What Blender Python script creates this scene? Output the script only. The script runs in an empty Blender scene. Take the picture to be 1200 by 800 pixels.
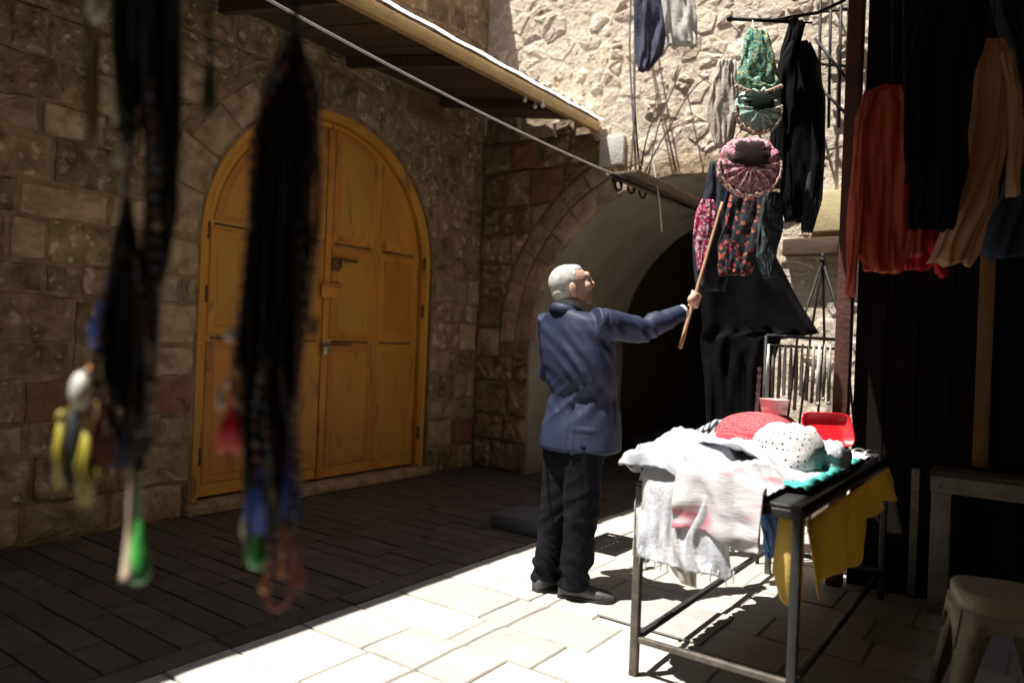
import bpy, bmesh, math, random
import numpy as np
from mathutils import Vector, Matrix, noise
random.seed(7)
rnd = random.Random(11)
sc = bpy.context.scene
COL = sc.collection

# ------------------------------------------------------------------ camera
# world: X = across the lane (negative = towards the arched door), Y = along the lane, Z = up, metres
FPX = 860.0; CAMH = 1.3
ROLL = math.atan(.04)
YAW = math.atan2(625.58, FPX)
F0 = Vector((-math.sin(YAW), math.cos(YAW), 0)); R0 = Vector((math.cos(YAW), math.sin(YAW), 0)); U0 = Vector((0, 0, 1))
CAM = Vector((0, 0, CAMH))
cr, sr = math.cos(ROLL), math.sin(ROLL)
camd = bpy.data.cameras.new('camera'); cam = bpy.data.objects.new('camera', camd); COL.objects.link(cam)
cR = R0*cr + U0*sr; cU = U0*cr - R0*sr
cam.matrix_world = Matrix(((cR.x, cU.x, -F0.x, CAM.x), (cR.y, cU.y, -F0.y, CAM.y), (cR.z, cU.z, -F0.z, CAM.z), (0, 0, 0, 1)))
camd.sensor_width = 36; camd.lens = FPX/1200*36
camd.clip_start = .05; camd.clip_end = 500
camd.dof.use_dof = True; camd.dof.focus_distance = 3.9; camd.dof.aperture_fstop = 1.2
sc.camera = cam
sc.render.resolution_x = 1024; sc.render.resolution_y = 682

# ------------------------------------------------------------------ light
SX, SY = .225, .30            # sunlight drifts this far in X and Y per metre it falls
trav = Vector((SX, SY, -1)).normalized()
world = bpy.data.worlds.new('World'); sc.world = world; world.use_nodes = True
wn = world.node_tree.nodes; wl = world.node_tree.links
sky = wn.new('ShaderNodeTexSky'); sky.sky_type = 'NISHITA'; sky.sun_disc = False
sky.sun_elevation = math.asin(-trav.z); sky.sun_rotation = math.atan2(-trav.x, -trav.y)
sky.altitude = 700; sky.dust_density = 1.5
wl.new(sky.outputs[0], wn['Background'].inputs[0]); wn['Background'].inputs[1].default_value = .05
sund = bpy.data.lights.new('sun', 'SUN'); sund.energy = 5; sund.angle = math.radians(.5); sund.color = (1, .955, .88)
sun = bpy.data.objects.new('sun', sund); COL.objects.link(sun)
sun.rotation_euler = trav.to_track_quat('-Z', 'Y').to_euler(); sun.location = (-6, -6, 20)
sc.view_settings.view_transform = 'Standard'; sc.view_settings.look = 'None'
sc.view_settings.exposure = 1.15; sc.view_settings.gamma = 1

# ------------------------------------------------------------------ pixel -> place
def ray(px, py):
    dx, dy = px-600, 400-py
    return F0*FPX + R0*(dx*cr-dy*sr) + U0*(dx*sr+dy*cr)
def PA(px, py, ax, val):
    d = ray(px, py); i = 'xyz'.index(ax); return CAM + d*((val-CAM[i])/d[i])
def PD(px, py, Z):
    return CAM + ray(px, py)*(Z/FPX)

# ------------------------------------------------------------------ materials
MATS = {}
def mat(name, c1, c2=None, scale=6, rough=.85, bump=.0, bscale=30, rand=0., metal=0., detail=6, spots=None, sheen=0, spec=None, stretch=None, bd=.02):
    if name in MATS: return MATS[name]
    m = bpy.data.materials.new(name); m.use_nodes = True
    n = m.node_tree.nodes; l = m.node_tree.links; b = n['Principled BSDF']
    b.inputs['Roughness'].default_value = rough; b.inputs['Metallic'].default_value = metal
    if spec is not None: b.inputs['Specular IOR Level'].default_value = spec
    if sheen: b.inputs['Sheen Weight'].default_value = sheen
    tc = n.new('ShaderNodeTexCoord'); oi = n.new('ShaderNodeObjectInfo')
    off = n.new('ShaderNodeVectorMath'); off.operation = 'MULTIPLY_ADD'
    cmb = n.new('ShaderNodeCombineXYZ')
    for k in range(3): l.new(oi.outputs['Random'], cmb.inputs[k])
    off.inputs[1].default_value = (37, 53, 71)
    l.new(cmb.outputs[0], off.inputs[0]); l.new(tc.outputs['Object'], off.inputs[2])
    vec = off.outputs[0]
    if stretch:
        mp = n.new('ShaderNodeMapping'); mp.inputs['Scale'].default_value = stretch
        l.new(vec, mp.inputs[0]); vec = mp.outputs[0]
    nz = n.new('ShaderNodeTexNoise'); nz.inputs['Scale'].default_value = scale; nz.inputs['Detail'].default_value = detail
    nz.inputs['Roughness'].default_value = .62
    l.new(vec, nz.inputs[0])
    rp = n.new('ShaderNodeValToRGB'); l.new(nz.outputs[0], rp.inputs[0])
    c2 = c2 or tuple(c*.8 for c in c1)
    e = rp.color_ramp.elements
    e[0].position = .32; e[0].color = (*c2, 1); e[1].position = .66; e[1].color = (*c1, 1)
    out = rp.outputs[0]
    if spots:
        sc2, thr, colr = spots
        z2 = n.new('ShaderNodeTexNoise'); z2.inputs['Scale'].default_value = sc2; z2.inputs['Detail'].default_value = 5
        l.new(vec, z2.inputs[0])
        r2 = n.new('ShaderNodeValToRGB'); l.new(z2.outputs[0], r2.inputs[0])
        r2.color_ramp.elements[0].position = thr; r2.color_ramp.elements[0].color = (0, 0, 0, 1)
        r2.color_ramp.elements[1].position = thr+.1; r2.color_ramp.elements[1].color = (1, 1, 1, 1)
        mx = n.new('ShaderNodeMix'); mx.data_type = 'RGBA'
        l.new(r2.outputs[0], mx.inputs[0]); l.new(out, mx.inputs[6]); mx.inputs[7].default_value = (*colr, 1)
        out = mx.outputs[2]
    if rand:
        mr = n.new('ShaderNodeMapRange'); mr.inputs[3].default_value = 1-rand; mr.inputs[4].default_value = 1+rand*.6
        l.new(oi.outputs['Random'], mr.inputs[0])
        hs = n.new('ShaderNodeHueSaturation'); l.new(out, hs.inputs['Color']); l.new(mr.outputs[0], hs.inputs['Value'])
        # small hue drift, piece by piece
        fr = n.new('ShaderNodeMath'); fr.operation = 'MULTIPLY'; fr.inputs[1].default_value = 7.31; l.new(oi.outputs['Random'], fr.inputs[0])
        fx = n.new('ShaderNodeMath'); fx.operation = 'FRACT'; l.new(fr.outputs[0], fx.inputs[0])
        m3 = n.new('ShaderNodeMapRange'); m3.inputs[3].default_value = .488; m3.inputs[4].default_value = .508; l.new(fx.outputs[0], m3.inputs[0])
        l.new(m3.outputs[0], hs.inputs['Hue'])
        out = hs.outputs[0]
    l.new(out, b.inputs['Base Color'])
    if bump:
        bz = n.new('ShaderNodeTexNoise'); bz.inputs['Scale'].default_value = bscale; bz.inputs['Detail'].default_value = 8; bz.inputs['Roughness'].default_value = .65
        l.new(vec, bz.inputs[0])
        bp = n.new('ShaderNodeBump'); bp.inputs['Strength'].default_value = bump; bp.inputs['Distance'].default_value = bd
        l.new(bz.outputs[0], bp.inputs['Height']); l.new(bp.outputs[0], b.inputs['Normal'])
    MATS[name] = m; return m

def mat_pattern(name, cols, scale=60, rough=.9, bump=.3):
    """multi-coloured embroidery: voronoi cells picking from a set of colours"""
    m = bpy.data.materials.new(name); m.use_nodes = True
    n = m.node_tree.nodes; l = m.node_tree.links; b = n['Principled BSDF']; b.inputs['Roughness'].default_value = rough
    tc = n.new('ShaderNodeTexCoord'); v = n.new('ShaderNodeTexVoronoi'); v.inputs['Scale'].default_value = scale
    l.new(tc.outputs['Object'], v.inputs['Vector'])
    sp = n.new('ShaderNodeSeparateColor'); l.new(v.outputs['Color'], sp.inputs[0])
    rp = n.new('ShaderNodeValToRGB'); rp.color_ramp.interpolation = 'CONSTANT'; l.new(sp.outputs[0], rp.inputs[0])
    e = rp.color_ramp.elements
    while len(e) < len(cols): e.new(.5)
    for i, c in enumerate(cols): e[i].position = i/len(cols); e[i].color = (*c, 1)
    l.new(rp.outputs[0], b.inputs['Base Color'])
    bp = n.new('ShaderNodeBump'); bp.inputs['Strength'].default_value = bump; bp.inputs['Distance'].default_value = .004
    l.new(v.outputs['Distance'], bp.inputs['Height']); l.new(bp.outputs[0], b.inputs['Normal'])
    return m

def mat_dots(name, base, dot, scale, thr, rough=.9):
    m = bpy.data.materials.new(name); m.use_nodes = True
    n = m.node_tree.nodes; l = m.node_tree.links; b = n['Principled BSDF']; b.inputs['Roughness'].default_value = rough
    tc = n.new('ShaderNodeTexCoord'); v = n.new('ShaderNodeTexVoronoi'); v.inputs['Scale'].default_value = scale; v.inputs['Randomness'].default_value = .35
    l.new(tc.outputs['Object'], v.inputs['Vector'])
    lt = n.new('ShaderNodeMath'); lt.operation = 'LESS_THAN'; lt.inputs[1].default_value = thr; l.new(v.outputs['Distance'], lt.inputs[0])
    mx = n.new('ShaderNodeMix'); mx.data_type = 'RGBA'; l.new(lt.outputs[0], mx.inputs[0])
    mx.inputs[6].default_value = (*base, 1); mx.inputs[7].default_value = (*dot, 1)
    l.new(mx.outputs[2], b.inputs['Base Color'])
    nz = n.new('ShaderNodeTexNoise'); nz.inputs['Scale'].default_value = 45; l.new(tc.outputs['Object'], nz.inputs[0])
    bp = n.new('ShaderNodeBump'); bp.inputs['Strength'].default_value = .3; bp.inputs['Distance'].default_value = .01
    l.new(nz.outputs[0], bp.inputs['Height']); l.new(bp.outputs[0], b.inputs['Normal'])
    return m

def mat_stripes(name, base, stripe, axis, scale, thr=.5, rough=.9):
    m = bpy.data.materials.new(name); m.use_nodes = True
    n = m.node_tree.nodes; l = m.node_tree.links; b = n['Principled BSDF']; b.inputs['Roughness'].default_value = rough
    tc = n.new('ShaderNodeTexCoord'); w = n.new('ShaderNodeTexWave'); w.bands_direction = axis; w.inputs['Scale'].default_value = scale
    w.inputs['Distortion'].default_value = 1.2; w.inputs['Detail'].default_value = 2
    l.new(tc.outputs['Object'], w.inputs['Vector'])
    rp = n.new('ShaderNodeValToRGB'); l.new(w.outputs['Color'], rp.inputs[0])
    e = rp.color_ramp.elements; e[0].position = thr; e[0].color = (*base, 1); e[1].position = thr+.12; e[1].color = (*stripe, 1)
    l.new(rp.outputs[0], b.inputs['Base Color'])
    return m

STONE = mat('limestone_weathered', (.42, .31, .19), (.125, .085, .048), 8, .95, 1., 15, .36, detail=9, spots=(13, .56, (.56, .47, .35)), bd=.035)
STONE_PALE = mat('limestone_pale', (.55, .44, .30), (.27, .19, .115), 8, .95, .9, 20, .26, bd=.03)
STONE_RED = mat('limestone_reddish', (.30, .17, .10), (.17, .095, .056), 6, .95, .8, 30, .25)
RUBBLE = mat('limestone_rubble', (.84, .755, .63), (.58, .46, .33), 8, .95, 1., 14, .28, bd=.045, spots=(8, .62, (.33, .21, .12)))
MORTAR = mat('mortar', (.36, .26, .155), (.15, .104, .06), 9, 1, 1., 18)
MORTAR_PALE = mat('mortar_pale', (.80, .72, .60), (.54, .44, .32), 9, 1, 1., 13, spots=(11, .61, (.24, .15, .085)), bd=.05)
PLASTER = mat('plaster_grey', (.46, .42, .355), (.33, .295, .24), 3, .95, .5, 22, spots=(2.2, .62, (.25, .21, .165)))
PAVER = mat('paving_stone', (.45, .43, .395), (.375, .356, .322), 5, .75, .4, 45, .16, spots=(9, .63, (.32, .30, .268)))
SETT = mat('shade_darkened_sett', (.125, .102, .083), (.078, .062, .05), 6, .8, .4, 45, .22, spots=(9, .63, (.09, .078, .066)))  # setts coloured darker than the flags to stand in for shade
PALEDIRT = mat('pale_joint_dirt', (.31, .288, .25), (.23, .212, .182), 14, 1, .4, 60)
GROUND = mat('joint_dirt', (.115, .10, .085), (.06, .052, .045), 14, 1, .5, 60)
OCHRE = mat('ochre_door_paint', (.68, .32, .042), (.48, .205, .026), 2.6, .45, .2, 60, .08, detail=9, spots=(7, .6, (.25, .11, .024)), stretch=(1, 1, .35))
OCHRE_DARK = mat('ochre_slot_shade_and_metal', (.14, .06, .016), None, 5, .6)  # shade painted into the slots; also colours bolt, hasp and hinges
BEAM = mat('yellow_beam_paint', (.46, .31, .12), (.32, .2, .075), 8, .55, .2, 40, spots=(11, .64, (.22, .14, .07)))
SHEET = mat('galvanised_sheet', (.62, .6, .56), (.45, .42, .38), 7, .5, .1, 30, metal=.3)
WOODD = mat('dark_board', (.105, .066, .036), (.05, .03, .018), 5, .85, .5, 40, .25, stretch=(6, 1, 1))
IRON = mat('black_iron', (.022, .02, .019), (.012, .01, .01), 20, .5, .3, 70, metal=.6)
SUNLIT_PAINT = mat('table_steel_sunlit', (.16, .14, .12), (.06, .05, .045), 16, .55, .3, 60, metal=.4)  # paler copy of the table paint; sunlight put into the colour
BLACKPAINT = mat('table_black_paint', (.03, .03, .03), (.018, .018, .018), 20, .45, .15, 60)
WIRE = mat('pale_cable', (.55, .52, .48), None, 20, .6)
WHITEP = mat('white_porcelain', (.75, .73, .7), None, 10, .35)

def translucent(m, amt):
    n = m.node_tree.nodes; l = m.node_tree.links; b = n['Principled BSDF']; out = n['Material Output']
    t = n.new('ShaderNodeBsdfTranslucent'); src = b.inputs['Base Color'].links[0].from_socket if b.inputs['Base Color'].links else None
    if src: l.new(src, t.inputs[0])
    mx = n.new('ShaderNodeMixShader'); mx.inputs[0].default_value = amt
    l.new(b.outputs[0], mx.inputs[1]); l.new(t.outputs[0], mx.inputs[2]); l.new(mx.outputs[0], out.inputs[0]); return m
FIBRE = translucent(mat('fibreglass_sheet', (.85, .83, .78), (.78, .75, .68), 8, .5), .65)

# ------------------------------------------------------------------ mesh helpers
class MB:
    def __init__(s): s.v = []; s.f = []; s.mi = []
    def add(s, vs, fs, mi=0):
        o = len(s.v); s.v += [tuple(p) for p in vs]; s.f += [tuple(i+o for i in f) for f in fs]; s.mi += [mi]*len(fs)
    def box(s, lo, hi, mi=0, bev=0.):
        x0, y0, z0 = lo; x1, y1, z1 = hi
        if not bev:
            vs = [(x0,y0,z0),(x1,y0,z0),(x1,y1,z0),(x0,y1,z0),(x0,y0,z1),(x1,y0,z1),(x1,y1,z1),(x0,y1,z1)]
            s.add(vs, [(3,2,1,0),(4,5,6,7),(0,1,5,4),(1,2,6,5),(2,3,7,6),(3,0,4,7)], mi)
        else:
            bm = bmesh.new(); bmesh.ops.create_cube(bm, size=1)
            for v in bm.verts: v.co = Vector(((x0+x1)/2+v.co.x*(x1-x0), (y0+y1)/2+v.co.y*(y1-y0), (z0+z1)/2+v.co.z*(z1-z0)))
            bmesh.ops.bevel(bm, geom=bm.edges[:], offset=bev, segments=2, affect='EDGES', profile=.6)
            bm.verts.index_update()
            s.add([v.co[:] for v in bm.verts], [[v.index for v in f.verts] for f in bm.faces], mi); bm.free()
    def tube(s, pts, rad, n=8, mi=0, caps=True, flat=None):
        pts = [Vector(p) for p in pts]; N = len(pts)
        rs = rad if hasattr(rad, '__len__') else [rad]*N
        up = Vector((0, 0, 1)); vs = []; prev = None
        for i, p in enumerate(pts):
            t = (pts[min(i+1, N-1)]-pts[max(i-1, 0)]).normalized()
            if prev is None:
                a = t.orthogonal().normalized() if flat is None else (Vector(flat)-t*Vector(flat).dot(t)).normalized()
            else:
                a = (prev - t*prev.dot(t))
                a = a.normalized() if a.length > 1e-6 else t.orthogonal().normalized()
            prev = a; b = t.cross(a)
            r = rs[i]; ra, rb = r if hasattr(r, '__len__') else (r, r)
            for k in range(n):
                th = 2*math.pi*k/n; vs.append(p + a*math.cos(th)*ra + b*math.sin(th)*rb)
        fs = []
        for i in range(N-1):
            for k in range(n):
                fs.append((i*n+k, i*n+(k+1) % n, (i+1)*n+(k+1) % n, (i+1)*n+k))
        if caps: fs.append(tuple(range(n))[::-1]); fs.append(tuple(range((N-1)*n, N*n)))
        s.add(vs, fs, mi)
    def ball(s, c, r, nu=10, nv=7, mi=0, rot=None):
        c = Vector(c); r = r if hasattr(r, '__len__') else (r, r, r)
        vs = []; fs = []
        for j in range(nv+1):
            ph = math.pi*j/nv
            for i in range(nu):
                th = 2*math.pi*i/nu
                p = Vector((r[0]*math.sin(ph)*math.cos(th), r[1]*math.sin(ph)*math.sin(th), r[2]*math.cos(ph)))
                vs.append(c + (rot @ p if rot else p))
        for j in range(nv):
            for i in range(nu): fs.append((j*nu+i, (j+1)*nu+i, (j+1)*nu+(i+1) % nu, j*nu+(i+1) % nu))
        s.add(vs, fs, mi)
    def loft(s, rings, mi=0, caps=True):
        n = len(rings[0]); vs = [p for r in rings for p in r]; fs = []
        for i in range(len(rings)-1):
            for k in range(n): fs.append((i*n+k, i*n+(k+1) % n, (i+1)*n+(k+1) % n, (i+1)*n+k))
        if caps: fs.append(tuple(range(n))[::-1]); fs.append(tuple(range((len(rings)-1)*n, len(rings)*n)))
        s.add(vs, fs, mi)
    def grid(s, fn, nu, nv, mi=0):
        vs = [fn(i/nu, j/nv) for j in range(nv+1) for i in range(nu+1)]
        s.add(vs, [(j*(nu+1)+i, j*(nu+1)+i+1, (j+1)*(nu+1)+i+1, (j+1)*(nu+1)+i) for j in range(nv) for i in range(nu)], mi)
    def build(s, name, m, parent=None, smooth=True, origin=None, fix=True):
        me = bpy.data.meshes.new(name)
        o0 = Vector(origin) if origin is not None else None
        vs = s.v if o0 is None else [tuple(Vector(p)-o0) for p in s.v]
        me.from_pydata(vs, [], s.f)
        for mm in (m if isinstance(m, (list, tuple)) else [m]): me.materials.append(mm)
        for p, i in zip(me.polygons, s.mi): p.material_index = i; p.use_smooth = smooth
        if fix:
            bm = bmesh.new(); bm.from_mesh(me); bmesh.ops.recalc_face_normals(bm, faces=bm.faces[:]); bm.to_mesh(me); bm.free()
        me.update()
        o = bpy.data.objects.new(name, me); COL.objects.link(o)
        if o0 is not None: o.location = o0
        if parent is not None: setpar(o, parent)
        return o

def setpar(o, parent):
    # parts are built in world coordinates, so undo the parent's own placement
    o.parent = parent
    o.matrix_parent_inverse = world_of(parent).inverted()
def world_of(o):
    L = Matrix.LocRotScale(o.location, o.rotation_euler, o.scale)
    if o.parent is None: return L
    return world_of(o.parent) @ o.matrix_parent_inverse @ L
def tag(o, label=None, cat=None, group=None, kind=None):
    if label: o['label'] = label
    if cat: o['category'] = cat
    if group: o['group'] = group
    if kind: o['kind'] = kind
    return o
def empty(name, loc, label=None, cat=None, group=None):
    o = bpy.data.objects.new(name, None); o.empty_display_size = .1; o.location = loc; COL.objects.link(o)
    return tag(o, label, cat, group)
def evaluated_mesh(o):
    dg = bpy.context.evaluated_depsgraph_get(); dg.update()
    return bpy.data.meshes.new_from_object(o.evaluated_get(dg))
def remesh(mb, name, m, voxel, smooth_it=6, parent=None, disp=None, tol=None, sm=.5):
    """join overlapping shapes into one continuous skin, soften it, then press folds into it"""
    o = mb.build(name, m, None, True)
    r = o.modifiers.new('r', 'REMESH'); r.mode = 'VOXEL'; r.voxel_size = voxel; r.use_smooth_shade = True
    s = o.modifiers.new('s', 'SMOOTH'); s.iterations = smooth_it; s.factor = sm
    me = evaluated_mesh(o); o.modifiers.clear(); old = o.data; o.data = me; bpy.data.meshes.remove(old); me.name = name
    if disp:
        nor = [v.normal.copy() for v in me.vertices]
        for v, nn in zip(me.vertices, nor): v.co = v.co + nn*disp(v.co, nn)
    for p in me.polygons: p.use_smooth = True
    me.materials.clear()
    for mm in (m if isinstance(m, (list, tuple)) else [m]): me.materials.append(mm)
    me.update()
    if parent is not None: setpar(o, parent)
    return o

# ------------------------------------------------------------------ stones
def clip(poly, nx, ny, d):
    """keep points with nx*x+ny*y >= d"""
    out = []
    for i in range(len(poly)):
        a, b = poly[i], poly[(i+1) % len(poly)]
        da = a[0]*nx+a[1]*ny-d; db = b[0]*nx+b[1]*ny-d
        if da >= 0: out.append(a)
        if (da >= 0) != (db >= 0):
            t = da/(da-db); out.append((a[0]+(b[0]-a[0])*t, a[1]+(b[1]-a[1])*t))
    return out
def area(p): return .5*sum(p[i][0]*p[(i+1) % len(p)][1]-p[(i+1) % len(p)][0]*p[i][1] for i in range(len(p)))
def inset(p, g):
    if area(p) < 0: p = p[::-1]
    q = p
    for i in range(len(p)):
        a, b = p[i], p[(i+1) % len(p)]
        ex, ey = b[0]-a[0], b[1]-a[1]; L = math.hypot(ex, ey)
        if L < 1e-5: continue
        nx, ny = -ey/L, ex/L
        q = clip(q, nx, ny, a[0]*nx+a[1]*ny+g)
        if len(q) < 3: return []
    return q
def stone(poly, fr, m, parent, name='stone', depth=.07, ch=.014, bulge=.015, seg=.2, jit=.008, lift=0., sm=False):
    """one block cut to an outline; fr maps (a, b, out) to the world"""
    poly = inset(poly, .001)
    if len(poly) < 3 or abs(area(poly)) < .002: return None
    pts = []
    for i in range(len(poly)):
        a, b = poly[i], poly[(i+1) % len(poly)]
        L = math.hypot(b[0]-a[0], b[1]-a[1])
        if L < .012: continue
        k = max(1, int(L/seg+.5))
        for j in range(k):
            t = j/k; pts.append((a[0]+(b[0]-a[0])*t+rnd.uniform(-jit, jit), a[1]+(b[1]-a[1])*t+rnd.uniform(-jit, jit)))
    n = len(pts)
    if n < 3: return None
    cx = sum(p[0] for p in pts)/n; cy = sum(p[1] for p in pts)/n
    def ring(g, h, j=0):
        r = []
        for p in pts:
            d = math.hypot(p[0]-cx, p[1]-cy) or 1e-6; k = max(.2, 1-g/d)
            r.append((cx+(p[0]-cx)*k, cy+(p[1]-cy)*k, h+rnd.uniform(-j, j)))
        return r
    R = [ring(0, -depth), ring(0, lift-ch), ring(ch, lift, bulge*.15)]
    mid = [(cx+(p[0]-cx)*.5+rnd.uniform(-jit, jit), cy+(p[1]-cy)*.5, lift+bulge*.6+rnd.uniform(-bulge, bulge)*.6) for p in pts]
    R.append(mid)
    vs = [p for r in R for p in r] + [(cx, cy, lift+bulge*.6+rnd.uniform(-bulge, bulge)*.5)]
    fs = []
    for i in range(3):
        for k in range(n): fs.append((i*n+k, i*n+(k+1) % n, (i+1)*n+(k+1) % n, (i+1)*n+k))
    for k in range(n): fs.append((3*n+k, 3*n+(k+1) % n, 4*n))
    mb = MB(); mb.add([fr(*p) for p in vs], fs)
    return mb.build(name, m, parent, sm, origin=fr(cx, cy, 0))
def rect(a0, a1, b0, b1): return [(a0, b0), (a1, b0), (a1, b1), (a0, b1)]

WX = -4.76; YC = 5.92                    # face of the long wall, face of the archway wall
frL = lambda a, b, o: Vector((WX+o, a, b))
frC = lambda a, b, o: Vector((a, YC-o, b))
frF = lambda a, b, o: Vector((a, b, o))

# ------------------------------------------------------------------ ground
g = MB(); g.box((-150, -150, -.6), (150, 150, -.03)); tag(g.build('ground', GROUND, None, False), kind='structure')
pv = MB(); pv.box((-4.9, -3, -.1), (1.2, 9.2, -.026)); pave = tag(pv.build('pavement', GROUND, None, False), kind='structure')
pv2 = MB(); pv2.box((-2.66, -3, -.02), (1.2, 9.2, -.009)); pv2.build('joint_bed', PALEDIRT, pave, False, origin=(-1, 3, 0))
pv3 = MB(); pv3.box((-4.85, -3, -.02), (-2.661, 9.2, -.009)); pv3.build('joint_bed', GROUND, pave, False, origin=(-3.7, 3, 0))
def flag(a0, a1, b0, b1, gap=.007, m=None):
    p = inset(rect(a0, a1, b0, b1), gap)
    stone(p, frF, m or PAVER, pave, 'sett' if m else 'paving_stone', depth=.03, ch=.006, bulge=.004, seg=.5, jit=.003, lift=rnd.uniform(-.003, .003))
y = .35
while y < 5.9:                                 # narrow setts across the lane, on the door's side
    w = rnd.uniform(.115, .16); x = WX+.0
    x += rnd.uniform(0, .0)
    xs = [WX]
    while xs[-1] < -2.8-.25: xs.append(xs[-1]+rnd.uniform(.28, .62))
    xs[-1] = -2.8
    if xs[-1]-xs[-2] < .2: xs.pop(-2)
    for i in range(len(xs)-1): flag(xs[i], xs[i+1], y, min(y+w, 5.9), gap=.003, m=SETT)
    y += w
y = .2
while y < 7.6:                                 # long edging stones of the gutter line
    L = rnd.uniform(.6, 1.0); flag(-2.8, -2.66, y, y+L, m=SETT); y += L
y = .3; 
while y < 7.8:                                 # larger flags down the middle and towards the stall
    w = rnd.uniform(.26, .38); x = -2.66
    while x < .35:
        L = rnd.uniform(.34, .62); flag(x, min(x+L, .5), y, y+w, gap=.0035); x += L
    y += w
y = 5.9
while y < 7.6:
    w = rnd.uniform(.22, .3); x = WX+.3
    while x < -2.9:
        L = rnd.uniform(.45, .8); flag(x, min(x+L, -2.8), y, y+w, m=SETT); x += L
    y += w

# ------------------------------------------------------------------ the long wall with the arched door
DY0, DY1 = 2.83, 5.22; DC = (DY0+DY1)/2; DZ = 1.95; DR = (DY1-DY0)/2     # door opening
REC = .10                                                                # recess of the door behind the wall face
wallL = MB()
TOP = 5.9; BK = WX-.5
def arch_outline(n=24): return [(DC+DR*math.cos(math.pi*i/n), DZ+DR*.98*math.sin(math.pi*i/n)) for i in range(n+1)]
ao = arch_outline()
f0 = -.007
# mortar face built as strips round the opening
wallL.box((-10, -9, -.05), (BK+.02, YC+.6, TOP-.01)); wallL.box((BK, -9, -.05), (WX+f0, DY0, TOP)); wallL.box((BK, DY1, -.05), (WX+f0, YC+.6, TOP))
fs = []
for i in range(len(ao)-1):
    (a0, b0), (a1, b1) = ao[i], ao[i+1]
    wallL.add([frL(a0, b0, f0), frL(a1, b1, f0), frL(a1, TOP, f0), frL(a0, TOP, f0), frL(a0, b0, -.5), frL(a1, b1, -.5)], [(0, 1, 2, 3), (0, 4, 5, 1)])
wallL = wallL.build('stone_wall', MORTAR, None, False, origin=(WX, 3, 0))
tag(wallL, 'long weathered limestone wall in shade holding the arched ochre door', 'wall')
# voussoirs of the door arch, jamb stones
RO = .30
nv = 13
for i in range(nv):
    t0, t1 = math.pi*i/nv, math.pi*(i+1)/nv
    r0 = DR+.012; r1 = DR+RO+rnd.uniform(-.05, .05)
    p = [(DC+r0*math.cos(t0), DZ+r0*math.sin(t0)), (DC+r1*math.cos(t0), DZ+r1*math.sin(t0)), (DC+r1*math.cos(t1), DZ+r1*math.sin(t1)), (DC+r0*math.cos((t0+t1)/2)*1+0, DZ+r0*math.sin((t0+t1)/2)), ]
    p = [(DC+r0*math.cos(t0), DZ+r0*math.sin(t0)), (DC+r1*math.cos(t0), DZ+r1*math.sin(t0)), (DC+r1*math.cos(t1), DZ+r1*math.sin(t1)), (DC+r0*math.cos(t1), DZ+r0*math.sin(t1))]
    stone(inset(p, .006), frL, STONE_PALE if i > 8 else STONE, wallL, bulge=.008, depth=.12)
def free_of_arch(poly):
    """cut a block back from the arch ring and the jambs"""
    cx = sum(p[0] for p in poly)/len(poly); cy = sum(p[1] for p in poly)/len(poly)
    if cy > DZ:
        d = math.hypot(cx-DC, cy-DZ)
        n = ((cx-DC)/d, (cy-DZ)/d); r = DR+RO+.035
        return clip(poly, n[0], n[1], r+n[0]*DC+n[1]*DZ)
    return poly
z = 0.
crs = [.24, .27, .2, .26, .22, .28, .19, .25, .21, .28, .2, .25, .27, .21, .25, .22, .27, .22, .25, .23]
for ci, h in enumerate(crs):
    if z > 4.75: break
    segs = []
    yy = -.3+rnd.uniform(0, .4)
    while yy < YC:
        L = rnd.choice([rnd.uniform(.18, .36), rnd.uniform(.3, .56)])
        segs.append((yy, min(yy+L, YC))); yy += L
    for a0, a1 in segs:
        if a1-a0 < .1: continue
        pieces = [(a0, a1)]
        jw = .16 if ci % 2 else .3
        if z < DZ:                       # break courses at the jambs
            np_ = []
            for (p0, p1) in pieces:
                if p1 <= DY0-.012 or p0 >= DY1+.012: np_.append((p0, p1)); continue
                if p0 < DY0-.05: np_.append((p0, DY0-.008))
                if p1 > DY1+.05: np_.append((DY1+.008, p1))
            pieces = np_
        for (p0, p1) in pieces:
            poly = rect(p0, p1, z, z+h)
            if z+h > DZ and p1 > DY0-.4 and p0 < DY1+.4:
                if z < DZ:
                    poly = [q for q in poly]
                poly = free_of_arch(poly)
            if len(poly) < 3: continue
            poly = inset(poly, rnd.uniform(.006, .014))
            if len(poly) < 3: continue
            near = (DY1 < (p0+p1)/2 < DY1+.8 and z < 2.1) or (DY0-.5 < (p0+p1)/2 < DY0)
            u = rnd.random()
            m_ = STONE_PALE if (near and u < .6) or u < .12 else (STONE_RED if u > .97 or (near and u > .88) else STONE)
            stone(poly, frL, m_, wallL, bulge=rnd.uniform(.008, .024), ch=rnd.uniform(.006, .014), lift=rnd.uniform(-.007, .012), seg=.09, jit=.010)
    z += h
# stone threshold below the door
th = MB(); th.box((WX-.3, DY0-.05, 0), (WX+.05, DY1+.05, .075), bev=.015); th.build('threshold', STONE_PALE, wallL, True, origin=(WX, DC, 0))

# ------------------------------------------------------------------ door
door = empty('arched_double_door', (WX-REC, DC, .08), 'large arched double door of ochre painted panels in the long stone wall', 'door')
frD = lambda a, b, o: Vector((WX-REC+o, a, b))
DB = .08
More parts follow.
